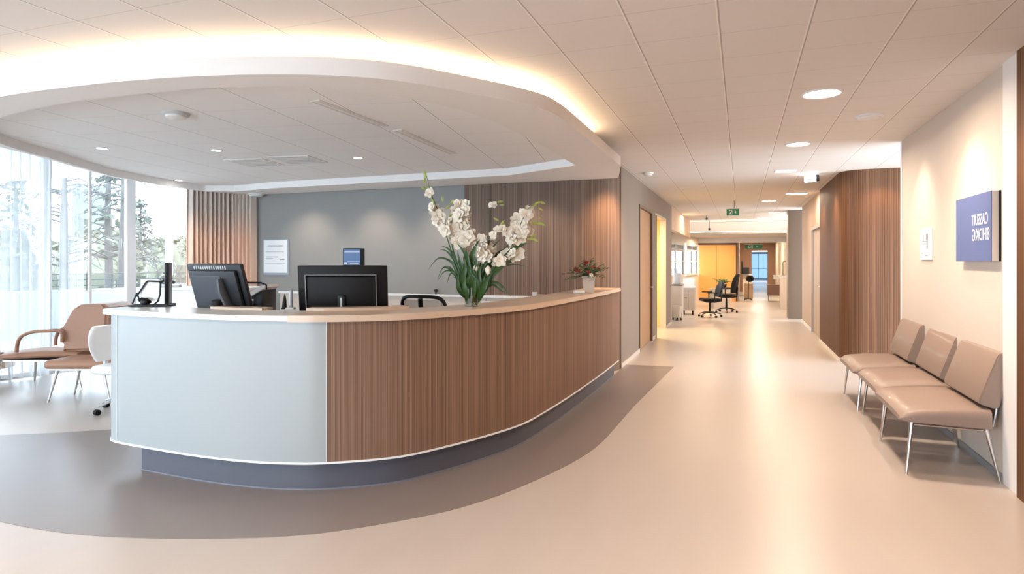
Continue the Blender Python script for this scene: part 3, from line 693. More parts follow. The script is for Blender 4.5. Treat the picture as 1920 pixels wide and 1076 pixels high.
# ================================================================== waiting chairs on the right
def waiting_chair(label, loc, rz=0.0):
    # local: x forward into the corridor, y across; origin at floor centre
    t = thing('waiting_chair', label, 'chair', loc, rz, group=None)
    W2 = .45
    b = B(); rows = []
    for i in range(13):
        u = i/12; x = .04+u*.54
        top = .492-.045*u+.008*math.sin(PI*u)-(.035*max(0, (u-.86)/.14)**2); bot = .350+.012*u + (.015*max(0, (u-.9)/.1))
        rows.append((x, top, bot))
    ring = []
    for x, zt, zb in rows:
        hw = W2*(1-.015*abs(x-.3)); r = .028
        prof = [(-hw+r*1.6, zb), (-hw+.006, zb+.012), (-hw, (zt+zb)/2), (-hw+.006, zt-r*.8), (-hw+r, zt-.004), (-hw*.5, zt+.003), (0, zt+.005), (hw*.5, zt+.003), (hw-r, zt-.004), (hw-.006, zt-r*.8), (hw, (zt+zb)/2), (hw-.006, zb+.012), (hw-r*1.6, zb), (0, zb)]
        ring.append([(x, y, z) for y, z in prof])
    V = [[b.bm.verts.new(p) for p in r] for r in ring]; n = len(V[0])
    for i in range(len(V)-1):
        for j in range(n): b.bm.faces.new((V[i][j], V[i][(j+1) % n], V[i+1][(j+1) % n], V[i+1][j]))
    b.bm.faces.new(V[0]); b.bm.faces.new(V[-1][::-1])
    b.build('seat', M_leather, t, smooth=True, angle=50)
    M = Matrix.Translation((-.005, 0, .49)) @ Matrix.Rotation(math.radians(-11), 4, 'Y')
    b = B()
    prof = [(0.015, .0), (.105, .01), (.115, .04), (.07, .36), (.055, .385), (0.0, .39), (-.012, .37), (-.012, .02)]
    W3 = .40
    L = [b.bm.verts.new(M @ Vector((x, -W3, z))) for x, z in prof]; Rr = [b.bm.verts.new(M @ Vector((x, W3, z))) for x, z in prof]; n = len(prof)
    for i in range(n): b.bm.faces.new((L[i], L[(i+1) % n], Rr[(i+1) % n], Rr[i]))
    b.bm.faces.new(L[::-1]); b.bm.faces.new(Rr)
    bmesh.ops.bevel(b.bm, geom=b.bm.edges[:], offset=.008, segments=2, affect='EDGES')
    b.build('backrest', M_leather, t, smooth=True, angle=40)
    b = B()
    for s in (-1, 1):
        b.tube([(.0, s*.33, .36), (-.02, s*.33, .47), (-.015, s*.33, .56)], .011, 8)
    b.tube([(.08, -.40, .345), (.08, .40, .345)], .012, 8); b.tube([(.5, -.40, .352), (.5, .40, .352)], .010, 8)
    for s in (-1, 1): b.tube([(.08, s*.40, .345), (.5, s*.40, .352)], .010, 8)
    b.build('frame', M_chrome, t, smooth=True)
    for fx, lx, lz in ((.5, .54, .365), (.06, -.01, .355)):
        for s in (-1, 1):
            b = B(); b.tube([(fx, s*.40, lz), (lx, s*.43, 0)], [.019, .009], 10, flat=.8); b.build('leg', M_chrome, t, smooth=True)
    return t
c0 = waiting_chair('taupe leather waiting chair nearest the camera, under the blue sign', (XR-.045, 5.53, 0), PI)
dup(c0, (XR-.02, 6.52, 0), PI, 'middle taupe leather waiting chair between its two neighbours')
dup(c0, (XR-.045, 7.50, 0), PI, 'farthest taupe leather waiting chair beside the slatted wood corner')

# ================================================================== things on the desk
def monitor(label, loc, rz, tilt, w, h, m, inset, z_off=0, style=0):
    t = thing('monitor', label, 'monitor', loc, rz)
    # local: back faces -y
    M = Matrix.Translation((0, 0, .17)) @ Matrix.Rotation(tilt, 4, 'X')
    b = B(); b.box((-w/2, 0, -.05), (w/2, .035, h-.05), .008, 2, M); b.build('casing', m, t, smooth=True)
    b = B(); b.box((-w/2+.015, .0352, -.035), (w/2-.015, .037, h-.065), mtx=M); b.build('screen', M_black, t)
    b = B(); i = inset; b.box((-w/2+i, -.035, -.03), (w/2-i, 0, h-.05-i), .012, 2, M); b.build('rear_housing', m, t, smooth=True)
    if style == 0:
        b = B()
        for k in range(15): 
            x = -w*.36+k*w*.72*.8/14; b.box((x, -.004, h-.05-.036), (x+.012, .001, h-.05-.012), mtx=M)
        b.build('vent_slots', M_lgrey, t)
        b = B(); b.box((-w/2+i+.01, -.037, .0), (w*.16, -.034, h-.13), .004, 2, M); b.build('rear_cover', M_mgrey, t)
        b = B(); b.tube([M @ Vector((w*.17, -.045, h-.15)), M @ Vector((w*.20, -.07, h*.4)), M @ Vector((w*.27, -.05, -.04))], [.035, .04, .045], 10, flat=.5); b.build('stand_arm', M_mgrey, t, smooth=True)
        b = B(); b.lathe([(.075, .0), (.075, .05), (.07, .12), (.055, .17), (.02, .18)], 18, (w*.03, -.06, .06)); b.build('hinge_cover', M_black, t, smooth=True)
        b = B()
        for k in range(9):
            a = PI+PI*k/8; b.tube([(w*.03+.077*math.cos(a), -.06+.077*math.sin(a), .07), (w*.03+.072*math.cos(a), -.06+.072*math.sin(a), .18)], .003, 5)
        b.build('hinge_ribs', M_grey, t)
    else:
        b = B(); bw = .003
        x0, x1, za, zb = -w/2+i-.012, w/2-i+.0, -.045, h-.05-i+.012
        b.box((x0, -.037, za), (x0+bw*1.5, -.001, zb), mtx=M); b.box((x0, -.037, zb-bw), (x1, -.001, zb), mtx=M); b.box((x1-bw, -.037, za), (x1, -.001, zb), mtx=M)
        b.build('inset_edge', M_grey, t)
        b = B(); b.box((-.028, -.055, -.05), (.028, -.03, .15), .008, 2, M); b.build('stand_column', M_black, t, smooth=True)
        b = B(); b.box((-.006, -.058, .03), (.006, -.054, .13), .002, 2, M); b.build('cable_slot', M_lgrey, t)
    b = B(); b.tube([(0, .0, .01), (0, -.02, .2)], [.03, .025], 12); b.build('stand_neck', M_black, t, smooth=True)
    b = B(); b.lathe([(.13, 0), (.13, .008), (.06, .02), (.03, .03)], 28); b.build('stand_base', M_black, t, smooth=True)
    return t
WS = .75
p = pd(644, 4.68, 0)
monitor('large black monitor seen from behind, right one on the desk', (p.x, p.y, WS+.19), YAW+math.radians(1), math.radians(7), .66, .41, M_brnblk, .075, style=1)
b = B(); b.cbox((p.x, p.y, WS+.095), (.34, .26, .19), .01, YAW); tag(b.build('monitor_riser', M_cream), 'low beige riser box under the right black monitor', 'monitor riser')
p = pd(419, 4.86, 0)
monitor('dark grey monitor turned sideways, seen from behind beside the beige ledge', (p.x+.0, p.y, WS+.22), YAW-math.radians(24), math.radians(17), .57, .40, M_dark, .04, style=0)
b = B(); b.cbox((p.x, p.y, WS+.11), (.3, .3, .22), .01, YAW-.4); tag(b.build('monitor_riser', M_cream), 'low beige riser box under the left grey monitor', 'monitor riser')
# slim monitor seen edge on, at far left
p = pd(312, 5.25, 0)
t = thing('monitor', 'slim black monitor seen edge-on at the left end of the desk', 'monitor', (p.x, p.y, WS), math.radians(-44))
b = B(); b.box((-.24, 0, .36), (.24, .03, .74), .006); b.build('casing', M_dark, t, smooth=True)
b = B(); b.box((-.23, -.002, .37), (.23, 0, .73)); b.build('screen', mat('screen_glass', (.35, .42, .46), .1), t)
b = B(); b.tube([(0, .05, .02), (0, .05, .4)], .02, 10); b.build('stand_neck', M_dark, t, smooth=True)
b = B(); b.box((-.12, -.05, 0), (.12, .13, .02), .004); b.build('stand_base', M_dark, t)
# black wire frame on a dark tray
p = pd(278, 4.86, 1.15)
t = thing('wire_document_holder', 'black wire document holder with tangled headset base at left counter end', 'document holder', (p.x, p.y, 1.152), YAW)
def F(px, py, y=0.0): return Vector(((px-278)*4.86/FPX, y, max(.012, (490-py)*4.86/FPX+EYE-1.152)))
b = B(); b.box((-.13, -.05, 0), (.17, .07, .012), .004); b.build('base_tray', M_dark, t, smooth=True)
b = B(); b.tube([F(256, 556), F(262, 547), F(274, 529), F(277, 527), F(299, 528), F(301, 531), F(300, 552), F(296, 565), F(288, 572)], .0065, 8); b.tube([F(248, 570), F(252, 560), F(257, 549)], .006, 8); b.tube([F(257, 549), F(262, 564), F(272, 572)], .006, 8); b.build('wire_frame', M_dark, t, smooth=True)
b = B(); b.box((F(262, 0).x, .012, .04), (F(297, 0).x, .018, .21)); b.build('clear_sheet', mat('white_sheet', (.75, .78, .8), .3), t)
b = B()
b.tube([F(262, 562, -.02), F(270, 559, -.03), F(280, 560, -.03), F(286, 566, -.02), F(278, 570, -.02), F(268, 568, -.02), F(266, 563, -.03)], .008, 8); b.tube([F(254, 572, -.02), F(272, 574, -.04), F(300, 571, -.02), F(316, 572, 0)], .006, 8)
b.build('cable', M_black, t, smooth=True)
b = B(); b.lathe([(.02, 0), (.034, .01), (.034, .03), (.02, .04)], 14, tuple(F(277, 570, -.03))); b.build('ear_pad', M_black, t, smooth=True)
# tablet on pole
p = pd(663, 5.3, 0); zc = zz(483, 5.3)
t = thing('tablet_terminal', 'small tablet terminal with glowing blue screen above the right monitor', 'tablet', (p.x, p.y, WS), YAW+math.radians(8))
zr = zc-WS; b = B(); b.box((-.09, 0, zr-.075), (.09, .03, zr+.08), .006); b.build('casing', M_dark, t, smooth=True)
b = B(); b.box((-.083, -.003, zr-.062), (.055, 0, zr+.07)); sc = b.build('screen', emit('blue_screen', (.12, .32, .75), .30), t)
b = B(); b.box((-.075, -.0045, zr+.045), (.05, -.003, zr+.052)); b.box((-.05, -.0045, zr-.035), (.05, -.003, zr-.032)); b.box((-.078, -.0045, zr-.055), (-.055, -.003, zr-.038)); b.box((-.03, -.0045, zr-.055), (.04, -.003, zr-.048)); b.build('screen_lines', M_letter, sc)
b = B(); b.tube([(.03, .02, .02), (.03, .02, zr-.07)], .012, 10); b.build('pole', M_dark, t, smooth=True)
b = B(); b.box((-.08, -.06, 0), (.12, .1, .02), .004); b.build('base', M_dark, t)
# small things between the two monitors
p = pd(533, 4.6, 0)
t = thing('desk_bell_stand', 'small pointed black stand on the counter left of the right monitor', 'desk stand', (p.x, p.y, 1.15), YAW)
b = B(); b.tube([(0, 0, .0), (.002, 0, .06), (.004, 0, .112)], [.018, .014, .003], 12); b.build('cone', M_black, t, smooth=True)
b = B(); b.lathe([(.024, 0), (.024, .006), (.018, .008)], 16); b.build('foot', M_black, t)
p = pd(545, 4.58, 0)
t = thing('phone_handset', 'slim grey handset standing upright in its charger', 'phone', (p.x, p.y, 1.15), YAW)
b = B(); b.box((-.030, -.025, 0), (.030, .025, .014), .004); b.build('charger', M_lgrey, t, smooth=True)
b = B(); b.box((-.008, -.012, .012), (.016, .012, .145), .008, 3); b.build('handset', M_grey, t, smooth=True)
b = B(); b.box((-.008, -.0135, .03), (.000, -.012, .13)); b.build('silver_edge', M_lgrey, t)
# printer
p = pd(489, 5.7, 0)
t = thing('desk_printer', 'black and white desktop printer right of the left monitor', 'printer', (p.x, p.y, .98), YAW-.1)
b = B(); b.box((-.02, -.1, 0), (.075, .15, .27), .01); b.build('side_body', M_dark, t, smooth=True)
b = B(); b.box((-.14, -.12, 0), (-.02, .15, .16), .008); b.build('body', M_lgrey, t, smooth=True)
b = B(); b.prism([(-.14, .19), (.07, .30), (.11, .315), (.12, .29), (-.1, .17)], -.12, .14, Matrix.Rotation(PI/2, 4, 'X')); b.build('paper_tray', M_paper, t)
b = B(); b.tube([(-.12, -.13, .33), (.07, -.13, .33), (.12, -.13, .31), (.12, -.13, .27)], .008, 8); b.tube([(-.04, -.13, .14), (.02, -.13, .1), (-.01, -.13, .05)], .012, 8); b.build('tray_frame', M_black, t, smooth=True)
b = B(); b.cbox((p.x, p.y+.0, .49), (.6, .5, .98), .01, YAW-.1); o = b.build('side_cabinet', M_white); tag(o, 'white low cabinet that carries the desktop printer', 'cabinet')
# white credenza by the window
p = pd(345, 7.4, 0)
t = thing('credenza', 'white low credenza behind the desk by window', 'credenza', (p.x, p.y, 0), YAW-.12)
b = B(); b.box((-.32, -.25, .05), (.9, .25, 1.17), .004); b.build('body', M_white, t)
b = B(); b.box((-.34, -.27, 1.17), (.92, .27, 1.2), .004); b.build('top', M_paper, t)
b = B(); b.box((-.3, -.23, 0), (.88, .23, .05)); b.build('plinth', M_grey, t)
Mx = Matrix.Translation((p.x, p.y, 0)) @ Matrix.Rotation(YAW-.12, 4, 'Z')
q = Mx @ Vector((-.12, -.1, 1.2)); t = thing('desk_phone', 'dark desk phone on the white credenza by the window', 'phone', tuple(q), YAW+.3)
b = B(); b.box((-.1, -.08, 0), (.12, .08, .03), .006); b.build('base', M_lgrey, t, smooth=True)
b = B(); b.tube([(-.09, -.05, .05), (-.05, -.05, .075), (.02, -.05, .075), (.07, -.05, .05)], [.018, .012, .012, .018], 8); b.build('handset', M_dark, t, smooth=True)
q = Mx @ Vector((-.30, .08, 1.2)); t = thing('tape_dispenser', 'small black coiled holder at left on the white credenza', 'desk holder', tuple(q), YAW)
b = B(); b.box((-.04, -.03, 0), (.05, .03, .02), .004); b.build('base', M_dark, t)
b = B(); b.tube([(-.03, 0, .02), (.04, 0, .05), (-.03, 0, .09), (.04, 0, .12), (-.02, 0, .16), (.04, 0, .19)], .008, 8); b.build('coil', M_dark, t, smooth=True)

# ================================================================== flowers on the counter
rnd = random.Random(7)
VD = 4.86
vp = pd(886, VD, 1.152)
t = thing('glass_vase', 'clear glass vase holding the tall white flowers on the counter', 'vase', tuple(vp))
b = B(); b.lathe([(.060, .0), (.060, .012), (.064, .10), (.078, .24), (.075, .24), (.060, .10), (.055, .015), (.001, .015)], 32); b.build('glass', M_vase, t, smooth=True)
b = B(); b.lathe([(.054, .017), (.057, .10), (.060, .13)], 24); b.build('water', glass_mat('vase_water', (.86, .92, .86), .05), t, smooth=True)
def V3(px, py, dd=0.0): 
    return pp(px, py, VD+dd)
def petal(b, c, dirv, up, L, wd, cup=.25):
    # curved oval petal from c along dirv
    side = dirv.cross(up).normalized(); rows = []
    for i in range(5):
        u = i/4; hw = wd*math.sin(PI*(.12+.80*u))**.8*.5
        p = c+dirv*(L*u)+up*(cup*L*math.sin(PI*.6*u)); ruff = .12*wd*(1 if i % 2 else -1)*u
        rows.append([p-side*hw+up*(hw*.25+ruff), p+up*(-.0), p+side*hw+up*(hw*.25-ruff)])
    b.grid(rows)
def blossom(c, size, parent, facing=None):
    b = B(); f = facing or Vector((rnd.uniform(-1, 1)*.7, -1, rnd.uniform(-.2, .6))).normalized()
    a = f.orthogonal().normalized(); o = f.cross(a); ph = rnd.uniform(0, 6)
    for ringi, (n, l, cu) in enumerate(((5, 1.0, .30), (4, .62, .75))):
        for k in range(n):
            th = ph+ringi*.6+2*PI*k/n; d = (a*math.cos(th)+o*math.sin(th)).normalized()
            petal(b, c, d, f, size*l, size*.95*l, cu)
    b.build('blossom', M_petal, parent, smooth=True, recalc=False, angle=80)
def spike(label, path, blooms, buds, thick=.005):
    root = V3(*path[0]); t = thing('flower_stem', label, 'flower', tuple(root), 0, 'white flower stems in the vase')
    inv = -root
    pts = spline([V3(*p)-root for p in path], 5)
    b = B(); k = len(pts); b.tube(pts, [thick*(1-.6*i/(k-1)) for i in range(k)], 6); b.build('stem', M_green, t, smooth=True)
    for px, py, s in blooms: blossom(V3(px, py, rnd.uniform(-.07, .02))-root, s*1.15, t)
    if buds:
        b = B()
        for px, py, s, ang in buds:
            s *= 1.5; c = V3(px, py, rnd.uniform(-.02, .02))-root; dv = Vector((math.cos(ang)*CY, math.cos(ang)*SY, math.sin(ang)))
            b.tube([c-dv*s, c-dv*s*.3, c+dv*s*.4, c+dv*s], [s*.12, s*.4, s*.35, s*.05], 7)
        b.build('buds', M_lgreen, t, smooth=True)
    return t
G = PI/2
spike('tall leaning flower stem at far left with blossoms halfway and buds on top', [(872, 555), (852, 490, -.02), (838, 445, -.03), (820, 392, -.04), (808, 362, -.04), (800, 330, -.04)],
      [(838, 425, .05), (828, 418, .05), (836, 432, .045), (822, 405, .05), (815, 395, .045), (829, 400, .04), (811, 388, .035), (806, 363, .036), (819, 412, .045), (808, 359, .03), (842, 416, .035)],
      [(797, 327, .02, G+.2), (796, 338, .016, G-.3), (793, 353, .013, G+1), (800, 350, .014, G), (830, 373, .016, G+.2), (807, 352, .012, G-.6), (812, 376, .02, G+.4), (846, 403, .014, .6)])
spike('thick flower stem left of centre, heavy with white blossoms', [(878, 555), (872, 500, -.03), (868, 450, -.04), (864, 410, -.04), (862, 384, -.05)],
      [(862, 452, .06), (876, 447, .06), (868, 436, .06), (855, 440, .05), (882, 437, .045), (866, 422, .055), (856, 427, .05), (876, 420, .045), (862, 405, .055), (872, 396, .05), (855, 396, .045), (864, 385, .045), (876, 384, .04), (878, 402, .04), (884, 452, .045), (852, 412, .035), (847, 447, .04), (858, 381, .03)],
      [(840, 388, .016, .6), (848, 378, .016, .9), (867, 378, .012, G)])
spike('short flower stem at the centre with cream blossoms', [(888, 555), (895, 510), (900, 478, -.04), (905, 450, -.04)],
      [(905, 476, .055), (896, 470, .05), (914, 470, .05), (905, 462, .05), (899, 484, .045), (916, 480, .045), (909, 452, .04), (903, 446, .035), (920, 466, .04), (893, 479, .035), (905, 484, .045)], [])
spike('thin upright stem at the centre topped by one small blossom', [(892, 555), (914, 490, .02), (917, 440, .02), (918, 400, .02), (925, 386, .02)],
      [(925, 385, .028), (929, 384, .024), (921, 384, .022)], [(938, 378, .016, .15), (941, 384, .014, 0)], .004)
spike('tall flower stem on the right with a dense column of blossoms', [(896, 555), (930, 505, -.03), (955, 470, -.04), (972, 430, -.05), (988, 395, -.05), (1003, 382, -.05)],
      [(970, 448, .06), (960, 444, .05), (980, 438, .05), (968, 432, .06), (978, 424, .055), (962, 452, .045), (966, 416, .045), (972, 410, .05), (988, 404, .045), (992, 396, .04), (982, 400, .04), (990, 412, .04), (992, 434, .035), (984, 420, .045), (995, 404, .035)],
      [(1003, 384, .02, .5), (1009, 380, .016, .2), (1017, 380, .016, -.3), (1014, 392, .013, -.5), (1002, 418, .02, .1), (1012, 419, .02, -.1), (1018, 421, .013, -.3), (995, 448, .02, -.1), (1004, 450, .018, -.5), (1000, 442, .016, .5), (1012, 410, .01, .2)])
spike('low flower stem leaning right with pale blossoms near the leaves', [(894, 555), (920, 515, -.05), (940, 490, -.06), (965, 475, -.06)],
      [(938, 488, .045), (946, 482, .045), (932, 492, .04), (960, 476, .045), (972, 474, .045), (966, 482, .04), (976, 480, .035), (950, 475, .035), (941, 496, .03)], [])
spike('arching flower stem right of centre with a small curved row of blossoms', [(890, 555), (915, 510), (916, 465), (922, 440), (938, 428), (952, 436)],
      [(925, 440, .03), (933, 431, .03), (942, 429, .03), (950, 433, .026), (926, 446, .03), (955, 440, .028), (947, 438, .022)], [(930, 411, .016, 2.6), (942, 418, .018, 1.0), (946, 424, .016, 1.4), (939, 424, .013, 1)], .004)
for px, py in ((893, 505), (915, 508)):
    root = V3(px, py+40, -.06); t = thing('flower_stem', 'short stem with a closed pale blossom among the leaves, %s of the two' % ('left' if px < 900 else 'right'), 'flower', tuple(root))
    b = B(); b.tube([Vector((0, 0, 0)), V3(px, py, -.07)-root], .003, 6); b.build('stem', M_green, t)
    b = B(); c = V3(px, py, -.075)-root; b.tube([c-Vector((0, 0, .035)), c, c+Vector((0, 0, .02)), c+Vector((0, 0, .042))], [.008, .022, .024, .004], 8); b.build('blossom', M_petal, t, smooth=True)
def strap(b, path, w):
    pts = spline(path, 5); k = len(pts); rows = []
    for i, p in enumerate(pts):
        u = i/(k-1); tt = (pts[min(i+1, k-1)]-pts[max(i-1, 0)]).normalized(); s = tt.cross(Vector((SY*-1, CY, .3))).normalized()
        hw = w*(.35+.65*math.sin(PI*min(1, u*.9+.1)))*(1-u**3)+.0006
        nn = s.cross(tt)
        rows.append([p-s*hw, p+nn*hw*.35, p+s*hw])
    b.grid(rows)
def leafspray(label, base, leaves, group=None):
    root = V3(*base); t = thing('leaf_spray', label, 'leaves', tuple(root), 0, group)
    b = B()
    for path, w in leaves: strap(b, [V3(*p)-root for p in path], w)
    b.build('leaves', M_green, t, smooth=True, recalc=False, angle=80)
    b = B(); b.tube([Vector((0, 0, -.03)), Vector((0, 0, .05))], .005, 6); b.build('stem', M_green, t)
def L(path, w): return (path, w)
leafspray('long narrow leaves arching out to the far left of the vase', (876, 560), [
    L([(874, 560), (856, 510, -.03), (845, 490, -.03), (822, 484, -.04), (803, 506, -.04)], .010), L([(874, 560), (858, 520), (842, 504), (830, 503), (820, 524)], .008), L([(874, 560), (856, 520, -.05), (845, 508, -.05), (832, 510, -.06), (820, 527, -.06)], .007),
    L([(876, 560), (860, 525), (848, 512), (842, 518), (839, 530)], .007), L([(876, 560), (856, 500), (848, 475), (838, 465), (826, 461)], .012), L([(876, 560), (860, 505, .03), (848, 482, .03), (836, 470, .03), (824, 468, .03)], .010), L([(876, 560), (862, 530), (852, 512), (842, 500), (828, 500)], .009)])
leafspray('upright dark strap leaves on the left of the bouquet', (880, 560), [
    L([(878, 565), (868, 530), (858, 500), (850, 470), (845, 445)], .014), L([(878, 565), (872, 520, -.04), (862, 490, -.05), (858, 470, -.05)], .018), L([(880, 565), (872, 530, -.06), (866, 505, -.07), (862, 490, -.08)], .02), L([(880, 565), (864, 540), (856, 520), (850, 515)], .016),
    L([(878, 560), (868, 530, -.09), (872, 500, -.1), (868, 480, -.1)], .022), L([(880, 560), (880, 520, -.08), (878, 490, -.09), (874, 462, -.09)], .02), L([(882, 560), (884, 530, -.1), (880, 505, -.12), (872, 500, -.13)], .018), L([(875, 560), (862, 545, -.08), (858, 527, -.1), (860, 510, -.1)], .018), L([(877, 570), (874, 550, -.1), (870, 530, -.11), (874, 512, -.12)], .02)])
leafspray('broad green leaves at the centre of the bouquet', (888, 560), [
    L([(886, 560), (882, 500, -.05), (888, 470, -.08), (900, 448, -.08)], .026), L([(886, 560), (880, 500, -.07), (872, 475, -.09), (856, 455, -.09)], .020), L([(888, 560), (898, 520, -.06), (906, 500, -.08), (916, 488, -.08)], .022), L([(888, 560), (892, 520, -.08), (894, 500, -.1), (890, 485, -.1)], .020),
    L([(888, 565), (898, 535, -.1), (898, 510, -.1), (906, 492, -.1)], .019), L([(890, 565), (896, 540, -.1), (890, 515, -.12), (884, 500, -.12)], .017), L([(886, 570), (889, 545, -.1), (890, 525, -.12), (894, 505, -.12)], .016), L([(884, 560), (876, 530, -.1), (884, 514, -.13), (896, 528, -.14)], .012)])
leafspray('dark leaves sweeping to the right of the bouquet', (896, 560), [
    L([(894, 565), (910, 530, -.04), (925, 505, -.06), (945, 492, -.06)], .022), L([(894, 565), (915, 520), (935, 500), (960, 490), (980, 486)], .014), L([(894, 565), (920, 520, -.06), (940, 500, -.06), (962, 484, -.06)], .024), L([(896, 565), (912, 535, -.08), (918, 510, -.08), (930, 498, -.08)], .022),
    L([(896, 565), (918, 525, .03), (945, 500, .02), (968, 496, .02), (990, 500, .02)], .007), L([(894, 565), (905, 545, -.1), (915, 520, -.1), (925, 510, -.1)], .022), L([(894, 565), (904, 540, -.06), (912, 520, -.08), (908, 500, -.08)], .024), L([(892, 572), (900, 550, -.08), (905, 530, -.1), (910, 512, -.1)], .02)])
leafspray('yellow-green leaf drooping at lower right of the bouquet', (902, 552), [L([(900, 560), (915, 534, -.04), (930, 530, -.05), (945, 540, -.05), (958, 556, -.05)], .014), L([(900, 560), (912, 540), (925, 534), (940, 545), (952, 550)], .010)])
leafspray('rounded leaves high in the centre of the bouquet', (905, 520), [L([(902, 530), (915, 500), (920, 470), (938, 448)], .016), L([(902, 530), (915, 490), (912, 468), (918, 448)], .020), L([(905, 530), (930, 480), (945, 468), (962, 450)], .012), L([(905, 530), (950, 480, -.05), (970, 462, -.05), (992, 456, -.05)], .022), L([(905, 530), (945, 484), (962, 470), (985, 458)], .018), L([(902, 530), (905, 495, .04), (925, 470, .04), (930, 460, .04)], .022)])

rl = random.Random(11); ext = []
for k in range(26):
    x0 = rl.uniform(874, 902); tx = 886+(x0-888)*rl.uniform(1.2, 3.2)+rl.uniform(-8, 8); ty = rl.uniform(466, 520); dd = rl.uniform(-.10, .06)
    ext.append(L([(x0*.5+444, 568), (x0, 545, dd*.6), ((x0+tx)/2, (545+ty)/2-rl.uniform(0, 8), dd), (tx, ty, dd)], rl.uniform(.006, .013)))
leafspray('many thin grassy leaves filling the mouth of the vase', (887, 566), ext)
# potted plant with red flowers
pv = pd(1104, 6.95, 1.152)
t = thing('potted_plant', 'small plant with red flowers in a square white pot on the counter end', 'plant', tuple(pv), .2)
b = B(); 
def sq(h, z): return [Vector((sx*h, sy*h, z)) for sx, sy in ((-1, -1), (1, -1), (1, 1), (-1, 1))]
ls = [sq(.056, 0), sq(.070, .17), sq(.076, .172), sq(.076, .19), sq(.064, .19), sq(.064, .165)]
V = [[b.bm.verts.new(p) for p in q] for q in ls]
for i in range(len(V)-1):
    for j in range(4): b.bm.faces.new((V[i][j], V[i][(j+1) % 4], V[i+1][(j+1) % 4], V[i+1][j]))
b.bm.faces.new(V[0][::-1]); b.bm.faces.new(V[-1]); b.build('pot', mat('white_ceramic', (.62, .56, .50), .3), t)
b = B(); r2 = random.Random(3)
def frond(b, az, el, Ln, w, base=Vector((0, 0, .17))):
    d = Vector((math.cos(az), math.sin(az), 0)); pts = []
    for i in range(6):
        u = i/5; pts.append(base+d*(Ln*math.cos(el)*u)+Vector((0, 0, Ln*(math.sin(el)*u-.35*u*u))))
    for i in range(1, 6):
        for s in (-1, 1):
            sd = Vector((-d.y, d.x, 0))*s; p = pts[i]; q = p+(sd*.6+d*.8)*w+Vector((0, 0, .01*s))
            rows = [[p-d*.008, p, p+d*.008], [(p+q)/2-d*.009, (p+q)/2+Vector((0, 0, .005)), (p+q)/2+d*.009], [q, q, q+Vector((0, 0, .001))]]
            b.grid(rows)
    b.tube(pts, [.004, .003, .003, .002, .002, .001], 4)
for k in range(44): frond(b, r2.uniform(0, 2*PI), r2.uniform(.25, 1.5), r2.uniform(.20, .33), r2.uniform(.035, .055))
b.build('foliage', mat('fern_green', (.06, .11, .035), .5, var=.4, scale=40), t, smooth=True, recalc=False)
rt = t
for x, z, y in ((-.13, .25, -.05), (-.145, .25, .02), (-.02, .33, -.06), (-.03, .31, -.08), (.06, .27, -.08), (.0, .22, -.13), (.03, .2, -.12), (.1, .26, -.02), (-.11, .23, -.09)):
    b = B()
    for k in range(6):
        d = Vector((math.cos(k), math.sin(k), .3)).normalized(); petal(b, Vector((x, y, z)), d, Vector((0, -.4, .9)).normalized(), .03, .022, .4)
    b.build('red_flower', M_red, t, smooth=True, recalc=False)
b = B(); 
for k in range(5): petal(b, Vector((.03, -.14, .2)), Vector((math.cos(k*1.25), -.2, math.sin(k*1.25))).normalized(), Vector((0, -1, .1)), .024, .022, .3)
b.build('white_flower', M_petal, t, recalc=False)
p = pd(1086, 6.75, 1.152); b = B(); b.box((-.06, -.03, 0), (.06, .03, .035), .01, 3); o = b.build('paper_roll', M_paper, smooth=True); o.location = p; o.rotation_euler = (0, 0, YAW); tag(o, 'small white folded paper pad left of the plant pot', 'paper pad')
# wire basket / radiator
p = wallpt(925, 562, YB-.2); t = thing('wall_heater', 'small white slatted heater behind the flowers by wall', 'heater', (p.x, YB-.12, 0))
b = B(); b.box((-.22, -.05, .6), (.24, .05, .94), .006); b.build('casing', M_lgrey, t, smooth=True)
b = B()
for k in range(13): b.box((-.2+k*.034, -.062, .64), (-.188+k*.034, -.05, .92))
b.build('slats', M_grey, t)
b = B(); b.box((-.2, -.03, 0), (-.15, .03, .6)); b.box((.17, -.03, 0), (.22, .03, .6)); b.build('feet', M_lgrey, t)
p = wallpt(1040, 553, YB-.1); t = thing('door_rail', 'thin wall-mounted rail fitting at right end of the dado', 'rail', (p.x, YB-.06, 1.02)); b = B(); b.tube([(-.28, -.02, .02), (.12, -.02, .02)], .012, 8); b.build('bar', M_steel, t); b = B(); b.box((-.32, -.04, 0), (-.26, .0, .06)); b.build('end_cap', M_lgrey, t); b = B(); b.box((-.12, -.03, 0), (-.10, .0, .03)); b.build('bracket', M_lgrey, t)

